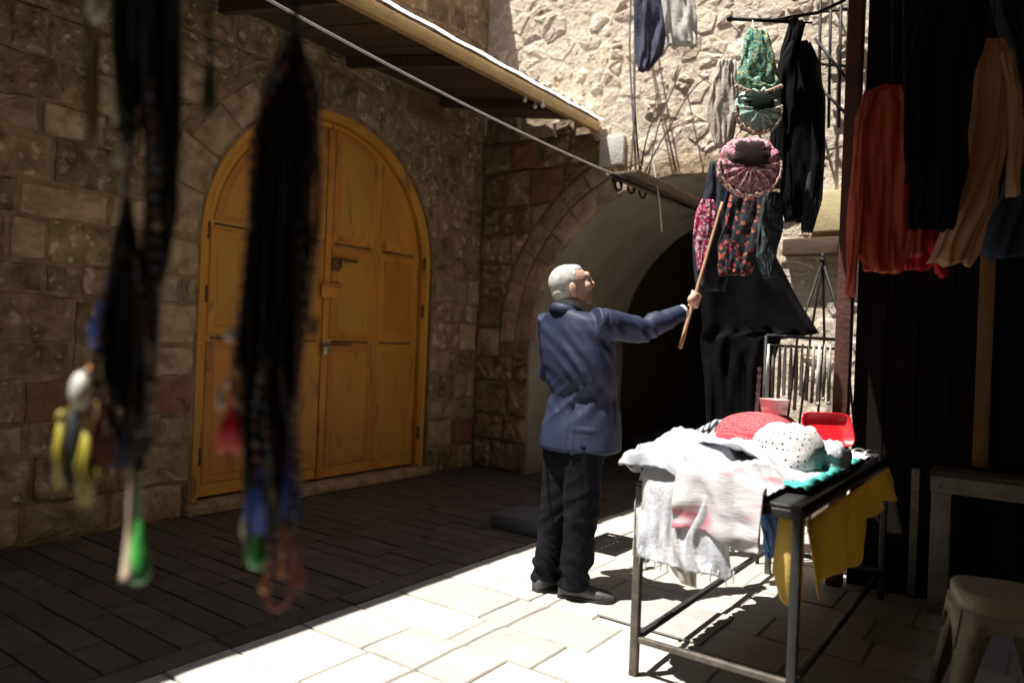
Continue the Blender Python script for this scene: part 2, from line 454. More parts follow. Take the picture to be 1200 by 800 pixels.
# frame band
fb = MB(); n = 36; FW = .085
prof = [(0, -.06), (0, .055), (.02, .075), (FW-.02, .07), (FW, .04), (FW, -.06)]
path = [(DY1, DB)]+[(DY1, DB+(DZ-DB)*i/6) for i in range(1, 6)]+[(DC+DR*math.cos(math.pi*i/n), DZ+DR*math.sin(math.pi*i/n)) for i in range(n+1)]+[(DY0, DZ-(DZ-DB)*i/6) for i in range(1, 7)]
rings = []
for i, (a, b) in enumerate(path):
    if b <= DZ: nx, ny = (-1 if a > DC else 1), 0
    else: d = math.hypot(a-DC, b-DZ); nx, ny = (DC-a)/d, (DZ-b)/d
    rings.append([frD(a+nx*w, b+ny*w, o) for w, o in prof])
fb.loft(rings); fb.build('frame', OCHRE, door, False, origin=(WX, DC, DZ))
RI = DR-FW-.008
def half_arch(y0, y1, z0, rr, n=14):
    """outline y0..y1, from z0 up to the arch of radius rr"""
    def top(yy): return DZ+math.sqrt(max(0, rr*rr-(yy-DC)**2))
    lim = math.sqrt(max(0, rr*rr-(z0+.02-DZ)**2)) if z0 > DZ else rr-.004
    y0 = max(y0, DC-lim); y1 = min(y1, DC+lim)
    pts = [(y0, z0), (y1, z0)]
    for i in range(n+1):
        yy = y1+(y0-y1)*i/n; pts.append((yy, DZ+math.sqrt(max(0.0004, rr*rr-(yy-DC)**2))))
    return pts
def plate(poly, o0, o1, ch=0., mb=None, mi=0):
    mb = mb or MB()
    if area(poly) < 0: poly = poly[::-1]
    cx = sum(p[0] for p in poly)/len(poly); cy = sum(p[1] for p in poly)/len(poly)
    n = len(poly); q = []
    for i in range(n):                       # mitred offset of the outline
        p0, p1, p2 = poly[i-1], poly[i], poly[(i+1) % n]
        def un(a, b):
            L = math.hypot(b[0]-a[0], b[1]-a[1]) or 1e-6; return (-(b[1]-a[1])/L, (b[0]-a[0])/L)
        n1, n2 = un(p0, p1), un(p1, p2); k = 1+n1[0]*n2[0]+n1[1]*n2[1]; k = max(k, .35)
        q.append((p1[0]+(n1[0]+n2[0])*ch/k, p1[1]+(n1[1]+n2[1])*ch/k))
    vs = [frD(*p, o0) for p in poly]+[frD(*p, o1-ch*.6) for p in poly]+[frD(*p, o1) for p in q]
    fs = [tuple(range(n))[::-1], tuple(range(2*n, 3*n))]
    for i in range(2):
        for k in range(n): fs.append((i*n+k, i*n+(k+1) % n, (i+1)*n+(k+1) % n, (i+1)*n+k))
    mb.add(vs, fs, mi); return mb
ZA, ZB = 1.24, 2.06
for s in (0, 1):
    y0 = DC-RI if s == 0 else DC+.006; y1 = DC-.006 if s == 0 else DC+RI
    leaf = plate(half_arch(y0, y1, DB+.02, RI), -.04, 0).build('leaf', OCHRE, door, False, origin=(WX, (y0+y1)/2, 1.2))
    ym = (y0+y1)/2
    for (c0, c1) in ((y0+.035, ym-.028), (ym+.028, y1-.035)):
        for (b0, b1) in ((DB+.11, ZA-.025), (ZA+.025, ZB-.025)):
            plate(rect(c0, c1, b0, b1), 0.0, .011, .010).build('panel', OCHRE, leaf, False, origin=(WX, (c0+c1)/2, b0))
            plate(inset(rect(c0, c1, b0, b1), .06), .011, .015, .006).build('raised_field', OCHRE, leaf, False, origin=(WX, (c0+c1)/2, b0))
        pa = half_arch(c0, c1, ZB+.025, RI-.045)
        plate(pa, 0, .011, .010).build('panel', OCHRE, leaf, False, origin=(WX, (c0+c1)/2, ZB))
        pa = half_arch(c0+.05, c1-.05, ZB+.075, RI-.10)
        plate(pa, .011, .015, .006).build('raised_field', OCHRE, leaf, False, origin=(WX, (c0+c1)/2, ZB))
        for zz in (ZA, ZB):
            r = MB(); r.box(tuple(frD(c0+.03, zz-.009, .001)), tuple(frD(c1-.05, zz+.009, .006)))
            r.build('slot', OCHRE_DARK, leaf, False, origin=(WX, c0, zz))
    if s == 1:
        cov = plate(rect(DC-.045, DC+.02, DB+.02, DZ+RI-.06), .0, .028, .008); cov.build('cover_strip', OCHRE, leaf, False, origin=(WX, DC, 1))
        hb = MB(); hb.box(tuple(frD(DC-.08, 1.60, .028)), tuple(frD(DC+.10, 1.70, .044)), bev=.004)
        hb.box(tuple(frD(DC-.09, 1.70, .028)), tuple(frD(DC+.12, 1.718, .066)), bev=.004)
        hb.build('lock_box', OCHRE, leaf, True, origin=(WX, DC, 1.6))
        ha = MB(); ha.tube([frD(DC+.02, 1.93, .05), frD(DC+.28, 1.93, .05)], .011); ha.tube([frD(DC+.1, 1.93, .05), frD(DC+.1, 1.86, .055)], .012)
        ha.box(tuple(frD(DC+.02, 1.83, .03)), tuple(frD(DC+.1, 1.93, .048)), bev=.004); ha.build('bolt', OCHRE_DARK, leaf, True, origin=(WX, DC, 1.9))
        pl = MB(); pl.box(tuple(frD(DC-.05, 1.13, .03)), tuple(frD(DC+.005, 1.20, .06)), bev=.006)
        pl.tube([frD(DC-.04, 1.2, .045), frD(DC-.04, 1.235, .045), frD(DC-.022, 1.25, .045), frD(DC-.004, 1.235, .045), frD(DC-.004, 1.2, .045)], .006)
        pl.build('padlock', mat('steel', (.5, .49, .47), None, 20, .35, metal=.8), leaf, True, origin=(WX, DC, 1.2))
        hs = MB(); hs.box(tuple(frD(DC-.06, 1.205, .028)), tuple(frD(DC+.26, 1.222, .04))); hs.build('hasp', OCHRE_DARK, leaf, False, origin=(WX, DC, 1.2))
    for zz in (.4, 1.55, 2.0):
        yh = (DC-RI-.012) if s == 0 else (DC+RI+.012)
        h = MB(); h.tube([frD(yh, zz-.06, .06), frD(yh, zz+.06, .06)], .013, 8); h.build('hinge', OCHRE_DARK, leaf, True, origin=(WX, yh, zz))

# ------------------------------------------------------------------ archway wall across the end
AX, AZ, AR = -2.6, 1.3, 1.5; JR = -1.75          # centre, springing, radius; right-hand pier starts at JR
def arch_z(x): return AZ+math.sqrt(max(0, AR*AR-(x-AX)**2))
XR = 2.2
wc = MB()
TY = YC+1.75                                      # tunnel depth
wc.box((WX-.3, YC+.025, -.05), (AX-AR, TY, 8.5))
wc.box((JR, YC+.025, -.05), (XR, TY, 8.5))
N = 28; xs = [AX-AR+(JR-AX+AR)*(1-math.cos(math.pi/2*i/N)) for i in range(N+1)]
for i in range(N):
    a0, a1 = xs[i], xs[i+1]
    wc.add([frC(a0, arch_z(a0), -.025), frC(a1, arch_z(a1), -.025), frC(a1, 8.5, -.025), frC(a0, 8.5, -.025)], [(0, 1, 2, 3)])
wallC = wc.build('archway_wall', MORTAR, None, False, origin=(-2.5, YC, 0))
tag(wallC, 'sunlit rubble stone wall above a shaded vaulted passage arch', 'wall')
# rubble mortar face for the sunlit upper part
va = MB()
for i in range(N):
    a0, a1 = xs[i], xs[i+1]
    va.add([Vector((a0, YC+.01, arch_z(a0))), Vector((a1, YC+.01, arch_z(a1))), Vector((a1, TY+.2, arch_z(a1)-.0)), Vector((a0, TY+.2, arch_z(a0)))], [(0, 1, 2, 3)])
va.build('vault_soffit', PLASTER, wallC, True, origin=(AX, YC, AZ))
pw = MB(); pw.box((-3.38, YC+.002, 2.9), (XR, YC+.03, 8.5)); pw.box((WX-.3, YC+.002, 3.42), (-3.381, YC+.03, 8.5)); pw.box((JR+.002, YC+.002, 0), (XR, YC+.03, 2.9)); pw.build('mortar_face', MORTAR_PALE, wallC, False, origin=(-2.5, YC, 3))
# left impost blocks and voussoirs
nv = 11
for i in range(nv):
    t0 = math.pi-(math.pi*.60)*i/nv; t1 = math.pi-(math.pi*.60)*(i+1)/nv
    for (r0, r1) in ((AR-.008, AR+.17), (AR+.18, AR+.36)):
        if i > 7 and r0 > AR+.1: continue
        p = [(AX+r*math.cos(t), AZ+r*math.sin(t)) for r, t in ((r0, t0), (r1, t0), (r1, t1), (r0, t1))]
        stone(inset(p, .0025), frC, STONE_PALE, wallC, 'voussoir', bulge=.006, depth=.1, lift=.004+rnd.uniform(-.003, .003), ch=.005, seg=.08, jit=.005)
z = 0
for h in [.3, .26, .34, .24, .3, .3, .34, .3, .28, .34, .3, .3]:
    a = WX+.0
    while a < AX-.2:
        L = rnd.uniform(.22, .46); p = rect(a, a+L, z, z+h); a += L
        cx, cy = a-L/2, z+h/2
        if z+h < AZ+.05: p = clip(p, -1, 0, -(AX-AR))
        else:
            d = math.hypot(cx-AX, cy-AZ); n_ = ((cx-AX)/d, (cy-AZ)/d)
            p = clip(p, n_[0], n_[1], AR+.38+n_[0]*AX+n_[1]*AZ)
        if z > 3.3 or (z > 2.6 and a > -3.3): continue
        if len(p) < 3: continue
        p = inset(p, .009)
        if len(p) < 3: continue
        u = rnd.random()
        stone(p, frC, STONE_RED if u > .86 else (STONE_PALE if u < .25 else STONE), wallC, bulge=.02, lift=rnd.uniform(-.01, .012))
    z += h
# passage side wall stones just inside the arch
frP = lambda a, b, o: Vector((AX-AR+o, a, b))
pl = MB(); pl.box((AX-AR-.02, YC+.015, 0), (AX-AR+.012, TY+.2, AZ+.01)); pl.build('side_plaster', PLASTER, wallC, False, origin=(AX-AR, YC+.5, 0))
# rubble: irregular cells
seeds = []
def voro(region, n, mind, keep):
    a0, a1, b0, b1 = region; pts = []; tries = 0
    while len(pts) < n and tries < 9000:
        tries += 1
        p = (rnd.uniform(a0, a1), rnd.uniform(b0, b1))
        md = mind*(1.05+1.5*noise.noise(Vector((p[0]*1.7, p[1]*1.7, 3))))
        if all(math.hypot((p[0]-q[0])*.66, p[1]-q[1]) > max(.05, md) for q in pts): pts.append(p)
    out = []
    for i, p in enumerate(pts):
        poly = rect(a0, a1, b0, b1)
        for j, q in enumerate(pts):
            if i == j or abs(p[0]-q[0]) > 1.2 or abs(p[1]-q[1]) > 1.2: continue
            nx, ny = p[0]-q[0], p[1]-q[1]; mx, my = (p[0]+q[0])/2, (p[1]+q[1])/2
            poly = clip(poly, nx, ny, nx*mx+ny*my)
            if len(poly) < 3: break
        if len(poly) > 2 and keep(p): out.append(poly)
    return out
for poly in voro((WX+.02, -.95, 2.86, 4.75), 290, .092, lambda p: True):
    cx = sum(p[0] for p in poly)/len(poly); cy = sum(p[1] for p in poly)/len(poly)
    if cx < -3.42 and cy < 3.5: continue
    if cy < 3.05:
        poly = clip(poly, 0, 1, arch_z(min(max(cx, AX-AR), JR))+.012)
    poly = inset(poly, rnd.uniform(.003, .016)) if len(poly) > 2 else []
    if len(poly) < 3: continue
    u = rnd.random()
    stone(poly, frC, RUBBLE, wallC, 'rubble_stone', bulge=rnd.uniform(.003, .016), ch=rnd.uniform(.005, .012), lift=rnd.uniform(-.013, .013), seg=.06, jit=.013, depth=.05)
for poly in voro((JR+.01, -.85, .9, 2.86), 60, .13, lambda p: True):
    poly = inset(poly, rnd.uniform(.008, .02))
    if len(poly) < 3: continue
    stone(poly, frC, RUBBLE, wallC, 'rubble_stone', bulge=rnd.uniform(.003, .016), ch=rnd.uniform(.005, .012), lift=rnd.uniform(-.013, .013), seg=.06, jit=.013, depth=.05)
# pale dressed block below the awning's end
bk = MB(); bk.box((-3.37, YC-.045, 2.93), (-3.12, YC+.05, 3.2), bev=.012); bk.build('dressed_block', mat('whitewash', (.62, .6, .56), (.5, .47, .42), 8, .9, .5, 40), wallC, True, origin=(-3.25, YC, 3))
# the covered street beyond: walls, roof and end
bt = MB(); bt.box((WX-.2, TY, 0), (WX, 15, 3.4)); bt.box((JR+.2, TY, 0), (XR, 15, 3.4)); bt.box((WX-.2, TY, 3.2), (XR, 15, 3.5)); bt.box((WX-.2, 15, 0), (XR, 15.3, 3.5))
tag(bt.build('covered_passage', MORTAR, None, False, origin=(-2.5, 10, 0)), 'dark covered passage continuing behind the vaulted arch', 'passage')

# buildings that close the lane on the photographer's side
rb = MB(); rb.box((1.1, -9, -.05), (5, YC, 9)); tag(rb.build('shop_building', MORTAR, None, False, origin=(2, 0, 0)), 'stone shop building behind the market stall', 'building')
eb = MB(); eb.box((-10, -12, -.05), (5, -9, 10)); tag(eb.build('end_building', MORTAR, None, False, origin=(0, -10, 0)), 'stone building closing the lane behind the stall', 'building')

# ------------------------------------------------------------------ awning over the door
EX, EZ, WZ = -3.38, 3.26, 3.50
awn = empty('wooden_awning', (WX, 3, WZ), 'wooden awning with a yellow front beam over the arched door', 'awning')
AY0, AY1 = -6.0, YC-.035
def slope(x): return EZ+.085+(WZ-EZ)*(EX-x)/(EX-WX)
b = MB(); b.box((EX-.055, AY0, EZ-.005), (EX, AY1, EZ+.085), bev=.006); b.build('front_beam', BEAM, awn, True, origin=(EX, 3, EZ))
b = MB(); b.grid(lambda s_, t: Vector((EX-.1+.145*s_, AY0+(AY1-AY0)*t, EZ+.105+.004*math.sin(t*150))), 3, 200)
b.build('edge_sheet', FIBRE, awn, False, origin=(EX, 3, EZ))
y = AY0
while y < AY1-.02:
    w = rnd.uniform(.2, .28) if y > .5 else 1.3
    y1 = min(y+w, AY1)
    z0 = slope(WX+.02); z1 = slope(EX-.02); e = rnd.uniform(-.004, .004)
    b = MB(); vs = [(WX+.035, y+.006, z0+e), (EX-.002, y+.006, z1+e), (EX-.002, y1-.006, z1+e), (WX+.035, y1-.006, z0+e)]
    b.add(vs+[(p[0], p[1], p[2]+.02) for p in vs], [(0, 1, 2, 3), (4, 7, 6, 5), (0, 4, 5, 1), (1, 5, 6, 2), (2, 6, 7, 3), (3, 7, 4, 0)])
    b.build('roof_board', WOODD, awn, False, origin=(-4, (y+y1)/2, 3.4)); y = y1
for yy in (.6, 1.75, 2.9, 4.05, 5.2):
    b = MB(); 
    vs = [(WX+.035, yy-.03, slope(WX)-.085), (EX-.056, yy-.03, slope(EX)-.085), (EX-.056, yy+.03, slope(EX)-.085), (WX+.035, yy+.03, slope(WX)-.085)]
    b.add(vs+[(p[0], p[1], p[2]+.078) for p in vs], [(3, 2, 1, 0), (4, 5, 6, 7), (0, 1, 5, 4), (1, 2, 6, 5), (2, 3, 7, 6), (3, 0, 4, 7)])
    b.build('rafter', WOODD, awn, False, origin=(-4, yy, 3.3))
b = MB(); vs = []; nn = 260
for i in range(nn+1):
    yy = AY0+(AY1-AY0)*i/nn; dz = .012*math.cos(i*math.pi/1.5)
    vs += [(WX+.03, yy, slope(WX)+.04+dz), (EX-.0, yy, EZ+.128+.012+dz)]
b.add(vs, [(2*i, 2*i+1, 2*i+3, 2*i+2) for i in range(nn)]); b.build('corrugated_sheet', SHEET, awn, True, origin=(-4, 3, 3.4), fix=False)
# insulators clipped under the beam
for (px, py) in ((615, 117), (627, 125), (636, 124)):
    p = PA(px, py, 'z', EZ-.03)
    b = MB(); b.ball(p, (.018, .018, .02)); b.tube([p+Vector((0, 0, .015)), p+Vector((0, 0, .055))], .006)
    tag(b.build('insulator', WHITEP, None, True, origin=p), 'small white porcelain insulator under the yellow awning beam', 'insulator', 'insulators under the awning beam')

# ------------------------------------------------------------------ overhead cable, bracket
A_ = PA(300, -8, 'x', -2.55); B_ = PA(738, 212, 'x', -2.43)
pts = []
for i in range(25):
    t = i/24; p = A_.lerp(B_, t); p.z -= .07*4*t*(1-t)*.5; pts.append(p)
A2 = A_ + (A_-B_)*.3; A2.z += .15
c = MB(); c.tube([A2]+pts, .0065, 6); tag(c.build('overhead_cable', WIRE, None, True, origin=pts[12]), 'pale cable strung from the iron bracket up past the awning', 'cable')
br = empty('iron_bracket', (-2.4, YC, 2.45), 'black iron bracket with scrolled end projecting from the archway wall', 'bracket')
y0 = PA(716, 205, 'x', -2.4).y
b = MB(); b.tube([(-2.4, YC+.03, 2.46), (-2.4, y0, 2.45)], .013); b.tube([(-2.4, YC+.03, 2.52), (-2.4, 4.9, 2.50)], .008); b.build('arm', IRON, br, True, origin=(-2.4, 5, 2.45))
sp = [(-2.4, y0+.10-.07*math.cos(t)*(1-t/14), 2.40+.06*math.sin(t)*(1-t/14)) for t in [i*.35 for i in range(24)]]
b = MB(); b.tube(sp, .011); b.build('scroll', IRON, br, True, origin=(-2.4, y0, 2.4))
for dy in (.3, .48):
    b = MB(); b.tube([(-2.4, y0+dy-.05*math.cos(t), 2.42-.045*math.sin(t)) for t in [i*.4 for i in range(9)]], .009); b.build('hook', IRON, br, True, origin=(-2.4, y0+dy, 2.4))
b = MB(); b.box((-2.55, 4.55, 2.49), (-2.3, YC-.02, 2.515), bev=.004); 
tag(b.build('weathered_plank', mat('weathered_wood', (.22, .17, .12), (.11, .08, .055), 7, .9, .5, 40, stretch=(6, 1, 1)), None, True, origin=(-2.4, 5.2, 2.5)), 'weathered wooden plank lying along the iron bracket', 'plank')
# loose cables hanging above the bracket and a white string below it
for i, (xa, xb, ya_, zc) in enumerate(((738, 746, -40, .02), (743, 735, -30, .05), (748, 742, -20, .1), (760, 800, 60, .25), (752, 770, 90, .2), (756, 830, 70, .35))):
    p = PA(xa, 205, 'x', -2.42); q = PA(xb+rnd.uniform(-3, 3), ya_ if i < 3 else ya_+20, 'y', YC-.06)
    c = MB(); pts = []
    for k in range(15):
        t = k/14; r = p.lerp(q, t); r.z += (.12*math.sin(math.pi*t) if i > 2 else -.03*math.sin(3*math.pi*t)); r.x += .015*math.sin(7*t+i); pts.append(r)
    c.tube(pts, .008 if i < 3 else .006, 6)
    tag(c.build('hanging_cable', IRON, None, True, origin=p), 'dark cable looping from the iron bracket up to the rubble wall', 'cable', 'cables above the iron bracket')
c = MB(); p0 = PA(766, 192, 'x', -2.36); p1 = PA(776, 272, 'x', -2.36); c.tube([p0, p0.lerp(p1, .5)+Vector((.0, .02, 0)), p1], .005, 6)
tag(c.build('string', WHITEP, None, True, origin=p0), 'white string dangling below the iron bracket', 'string')

# ------------------------------------------------------------------ cloth builders
def fold(x, y, z, s=1.): return noise.noise(Vector((x*s, y*s, z*s)))
def hanging(name, rows, Z, m, label, cat, group=None, depth=.05, folds=6, amp=.02, parts=None, seedv=0., nring=72, sub=8, yawd=0.):
    """a garment on its hanger as a closed, folded, flattened shell. rows: (py, pxL, pxR) outlines at distance Z"""
    rows2 = []
    for i in range(len(rows)-1):
        for k in range(sub):
            t = k/sub; rows2.append(tuple(rows[i][j]*(1-t)+rows[i+1][j]*t for j in range(3)))
    rows2.append(rows[-1])
    mb = MB(); rings = []
    fwd = F0.copy(); rt = R0.copy()
    for ri, (py, l, r) in enumerate(rows2):
        a = PD(l, py, Z); b_ = PD(r, py, Z); c = (a+b_)/2; hw = (b_-a).length/2
        zt = ri/len(rows2); ring = []
        for k in range(nring):
            th = 2*math.pi*k/nring; cx = math.cos(th); sx = math.sin(th)
            ex = math.copysign(abs(cx)**.8, cx)
            dd = depth*(.5+.5*min(1, zt*2.5))
            warp = ex*folds*.42+1.3*fold(ex*1.3, zt*1.6, seedv)+zt*.5*fold(seedv, 2, ex)
            w = (.5-abs(fold(warp+seedv*3, zt*.9, seedv))*2)*amp*1.9*(.3+zt)
            n2 = fold(ex*5+seedv, zt*7, seedv*1.7)*amp*.7+fold(ex*2+zt*4, zt*2, seedv+4)*amp*.9
            jz = fold(ex*2.5, seedv, 3)*.035*zt*zt
            ring.append(c + rt*(ex*hw*(1+.05*fold(seedv, zt*6, cx))) + fwd*(sx*dd + w + n2 + ex*hw*yawd) + Vector((0, 0, jz)))
        rings.append(ring)
    mb.loft(rings)
    o = mb.build(name, m, None, True, origin=rings[0][0])
    return tag(o, label, cat, group)

# ------------------------------------------------------------------ market table
TX0, TX1, TY0, TY1, TH = -1.29, -.66, 2.64, 4.40, .77
tab = empty('market_table', ((TX0+TX1)/2, (TY0+TY1)/2, 0), 'black steel framed market table standing half in the sun', 'table')
b = MB(); b.box((TX0, TY0, TH-.012), (TX1, TY1, TH), bev=.003); b.build('tabletop', BLACKPAINT, tab, True, origin=((TX0+TX1)/2, 3.5, TH))
def rail(name, p, q, m=BLACKPAINT, r=.012):
    p, q = Vector(p), Vector(q); lo = Vector((min(p.x, q.x)-r, min(p.y, q.y)-r, min(p.z, q.z)-r)); hi = Vector((max(p.x, q.x)+r, max(p.y, q.y)+r, max(p.z, q.z)+r))
    k = MB(); k.box(lo, hi, bev=.004); return k.build(name, m, tab, True, origin=(lo+hi)/2)
for (x, y, m_) in ((TX0+.016, TY0+.016, SUNLIT_PAINT), (TX1-.016, TY0+.016, BLACKPAINT), (TX0+.016, TY1-.016, SUNLIT_PAINT), (TX1-.016, TY1-.016, BLACKPAINT)):
    b = MB(); b.box((x-.016, y-.016, 0), (x+.016, y+.016, TH-.014), bev=.004); b.build('leg', m_, tab, True, origin=(x, y, 0))
for z_ in (.15,):
    rail('lower_rail', (TX0+.016, TY0+.045, z_), (TX0+.016, TY1-.045, z_)); rail('lower_rail', (TX1-.016, TY0+.045, z_), (TX1-.016, TY1-.045, z_))
    rail('lower_rail', (TX0+.045, TY0+.016, z_), (TX1-.045, TY0+.016, z_), SUNLIT_PAINT); rail('lower_rail', (TX0+.045, TY1-.016, z_), (TX1-.045, TY1-.016, z_))
z_ = TH-.032
rail('apron', (TX0+.045, TY0+.016, z_), (TX1-.045, TY0+.016, z_), r=.016); rail('apron', (TX1-.016, TY0+.045, z_), (TX1-.016, TY1-.045, z_), r=.016); rail('apron', (TX0+.016, TY0+.045, z_), (TX0+.016, TY1-.045, z_), r=.016)

# big white scarves thrown over the near corner: a draped sheet
CL = mat('white_cotton', (.60, .61, .64), (.50, .52, .57), 7, .95, .3, 60, spots=(34, .60, (.40, .44, .54)))
CLB = mat('bluish_cotton', (.52, .55, .60), (.41, .45, .52), 6, .9, .25, 50)
CREAM = mat('cream_cotton', (.52, .49, .44), (.36, .31, .24), 8, .95, .4, 50)
PINKST = mat('white_cotton_pink_faded', (.56, .54, .55), (.47, .46, .49), 5, .9, .25, 50, spots=(6, .50, (.60, .20, .25)), stretch=(.5, .5, 2.2))
def rdg(x, y, z): return (1-min(1, abs(noise.noise(Vector((x, y, z))))*2.2))**2
def pile(u, v):
    """height of the heaped cloth above the table top, with creases"""
    wx = u+.12*fold(u*3, v*3, 9); wy = v+.12*fold(u*3, v*3, 4)
    return .045+.075*max(0, fold(wx*3.1+4, wy*2.4, 1.3)+.15)+.030*rdg(wx*3.4+wy*2.2, wy*2.6-wx*1.5, 5.2)+.010*rdg(wx*7, wy*5+wx*4, 2.1)
def drape(x0, x1, y0, y1, ovL, ovN, m, name, label, seedv, hang=.3, base=.0, nu=130, nv=130, rag=.06, hs=1., cat='scarf', ripple=.03, edge=None):
    """sheet over the table: x0..x1, y0..y1 rests on top; ovL hangs over the long side, ovN over the near end"""
    mb = MB()
    def fn(s, t):
        a = (x0-ovL)+(x1-x0+ovL)*s; b_ = (y0-ovN)+(y1-y0+ovN)*t
        ragv = rag*fold(s*7, t*7, seedv)
        x, y, z = a, b_, TH+.012+base*max(.15, min(1, (x1-a)/.1, (y1-b_)/.1))
        ex = max(0, (x0)-a); ey = max(0, y0-b_)
        edg = min(1, min((x1-a)/.12, (y1-b_)/.12, 1)); edg = max(0, edg)
        top = (pile(a+seedv, b_)*hs)*(.04+.96*edg)
        d = max(ex, ey)
        if d > 0:
            dd = d*(1+.35*fold(a*4+seedv, b_*4, 7.7))
            out = .02+.05*(1-math.exp(-dd*8))
            fallz = max(0, dd-.04)
            rip = ripple*math.sin((a if ey > ex else b_)*34+seedv*5+2.5*fold(a*5, b_*5, seedv))*min(1, dd*6)+.02*fold(a*13, b_*13, seedv+dd*2)*min(1, dd*6)
            if ex > 0: x = x0-min(ex, out)-rip*(ex > ey*.6)
            if ey > 0: y = y0-min(ey, out)-rip*(ey > ex*.6)
            z = TH+.012+base+top*math.exp(-dd*6)-fallz
        else: z += top
        z += .006*fold(a*30, b_*30, seedv)
        return Vector((x, y, z))
    mb.grid(fn, nu, nv)
    o = mb.build(name, m, None, True, origin=((x0+x1)/2, (y0+y1)/2, TH), fix=False)
    so = o.modifiers.new('thick', 'SOLIDIFY'); so.thickness = .004; so.offset = 1
    return tag(o, label, cat)
drape(TX0+.0, TX1-.12, TY0+.25, 3.75, .16, .0, CL, 'scarf', 'large white scarf heaped over the sunlit side of the market table', .0, base=.012, hs=1.25, rag=.1)
drape(TX0+.005, -1.02, TY0-.004, 3.15, .07, .07, CLB, 'scarf', 'pale blue white shawl sagging over the near corner of the table', 3.1, base=.02, hs=1.)
drape(-1.10, TX1-.12, TY0-.006, 3.05, 0, .27, PINKST, 'scarf', 'white scarf with faded pink bands hanging off the table end', 5.4, base=.03, hs=.8, ripple=.012)
drape(TX0+.02, -.95, TY0+.1, 3.3, .12, .10, CL, 'scarf', 'white cotton scarf bunched on top of the draped shawls', 8.2, base=.05, hs=1.25)
def edge_hang(path, z0, Lfn, m, label, seedv, off=.03, amp=.03, freq=30, ns=150, nt=40):
    """a scarf end hanging off the table edge along a path, gathered into uneven folds"""
    P = [Vector(p) for p in path]; seg = [(P[i+1]-P[i]).length for i in range(len(P)-1)]; T = sum(seg)
    def at_(d):
        for i, L in enumerate(seg):
            if d <= L or i == len(seg)-1: return P[i].lerp(P[i+1], min(1, d/L)), (P[i+1]-P[i]).normalized()
            d -= L
    mb = MB()
    def fn(s_, t):
        d = s_*T; p, tg = at_(d); pa, _ = at_(max(0, d-.05)); pb, _ = at_(min(T, d+.05)); p = (pa+pb+p)/3
        tg = (pb-pa).normalized(); nn = Vector((-tg.y, tg.x, 0)); nn = nn if nn.dot(Vector((-1, -1, 0))) > 0 else -nn
        L = Lfn(s_)*(1+.10*fold(d*7, seedv, 1)+.03*fold(d*25, seedv, 4))
        w = amp*(.15+min(1, t*1.6))
        rip = w*(1-2.2*abs(fold(d*freq*.32+1.5*fold(d*4, t*1.2, seedv), t*.8, seedv)))+.5*w*fold(d*freq*.7, t*3, seedv+3)
        curl = .05*(1-math.exp(-t*5))
        z = z0+.02*fold(d*10, 1, seedv)-(t*L) + (.03 if t == 0 else 0)*0
        if t < .12: z += .0
        return p + nn*(off*min(1, t*6)+curl*.5+rip*.8) + tg*(rip*.15+.03*t*fold(d*6, t*2, seedv+8)) + Vector((0, 0, z-p.z))
    mb.grid(fn, ns, nt)
    o = mb.build('scarf_end', m, None, True, origin=P[0], fix=False)
    so = o.modifiers.new('thick', 'SOLIDIFY'); so.thickness = .003; so.offset = 1
    return tag(o, label, 'scarf')
WARMW = mat('ivory_cotton', (.56, .54, .50), (.42, .38, .32), 8, .95, .4, 50)
edge_hang([(TX0-.004, 3.5, 0), (TX0-.004, TY0+.12, 0), (TX0+.08, TY0-.012, 0), (TX0+.42, TY0-.012, 0)], TH+.075, lambda s_: .17+.17*min(1, s_*1.5)+.03*math.sin(s_*9), CL, 'white scarf end hanging in folds round the sunlit table corner', 2.2, off=.016, amp=.022, freq=44, ns=340, nt=50)
edge_hang([(TX0-.002, TY0+.30, 0), (TX0+.02, TY0+.02, 0), (TX0+.14, TY0-.006, 0), (TX0+.3, TY0-.006, 0)], TH+.03, lambda s_: .34+.05*math.sin(s_*7), WARMW, 'ivory scarf end showing below the white one at the near table corner', 6.6, off=.008, amp=.016, freq=60, ns=240, nt=50)
drape(-1.2, TX1-.05, 3.0, 4.2, 0, 0, CL, 'cloth', 'white cloth spread flat under the heaped headscarves', 15.1, base=.004, hs=.5, cat='cloth')
# thin fringe threads along the hem of the scarf ends
for i in range(14):
    t = i/13; x = TX0+.06+.36*t; y = TY0-.05; L = rnd.uniform(.02, .045); z0 = TH-.262-.012*math.sin(t*9)
    c = MB(); w = rnd.uniform(-.006, .006); c.tube([(x, y, z0+.03), (x+w*.5, y-.004, z0), (x+w, y-.006, z0-L)], [.0025, .003, .0016], 5)
    tag(c.build('fringe_thread', CL, None, True, origin=(x, y, z0)), 'short white fringe thread at the hem of the hanging scarf end', 'fringe', 'fringe threads on the scarf end')

# red folded cloth, dotted headscarf, tray, cup
def mound(c, r, m, name, label, seedv, cat, sq=2.6, wr=.02, flat=.0):
    mb = MB(); rings = []; NR, NK = 16, 44
    for j in range(NR+1):
        t = j/NR; ring = []
        for k in range(NK):
            th = 2*math.pi*k/NK; cx, sx = math.cos(th), math.sin(th)
            q = (abs(cx)**sq+abs(sx)**sq)**(-1/sq)
            ph = t*math.pi/2; rr = math.sin(ph)**.6; zz = math.cos(ph)**(.55)
            w = 1+wr*4*fold(cx*2+seedv, sx*2, zz*3+seedv)
            p = Vector((c[0]+r[0]*q*rr*cx*w, c[1]+r[1]*q*rr*sx*w, c[2]+r[2]*zz*(1+wr*3*fold(cx*rr*3, sx*rr*3, seedv))+wr*.3*fold(cx*9*rr, sx*9*rr, seedv)))
            ring.append(p)
        rings.append(ring)
    mb.loft(rings, caps=True)
    return tag(mb.build(name, m, None, True, origin=c), label, cat)
TT = TH+.015
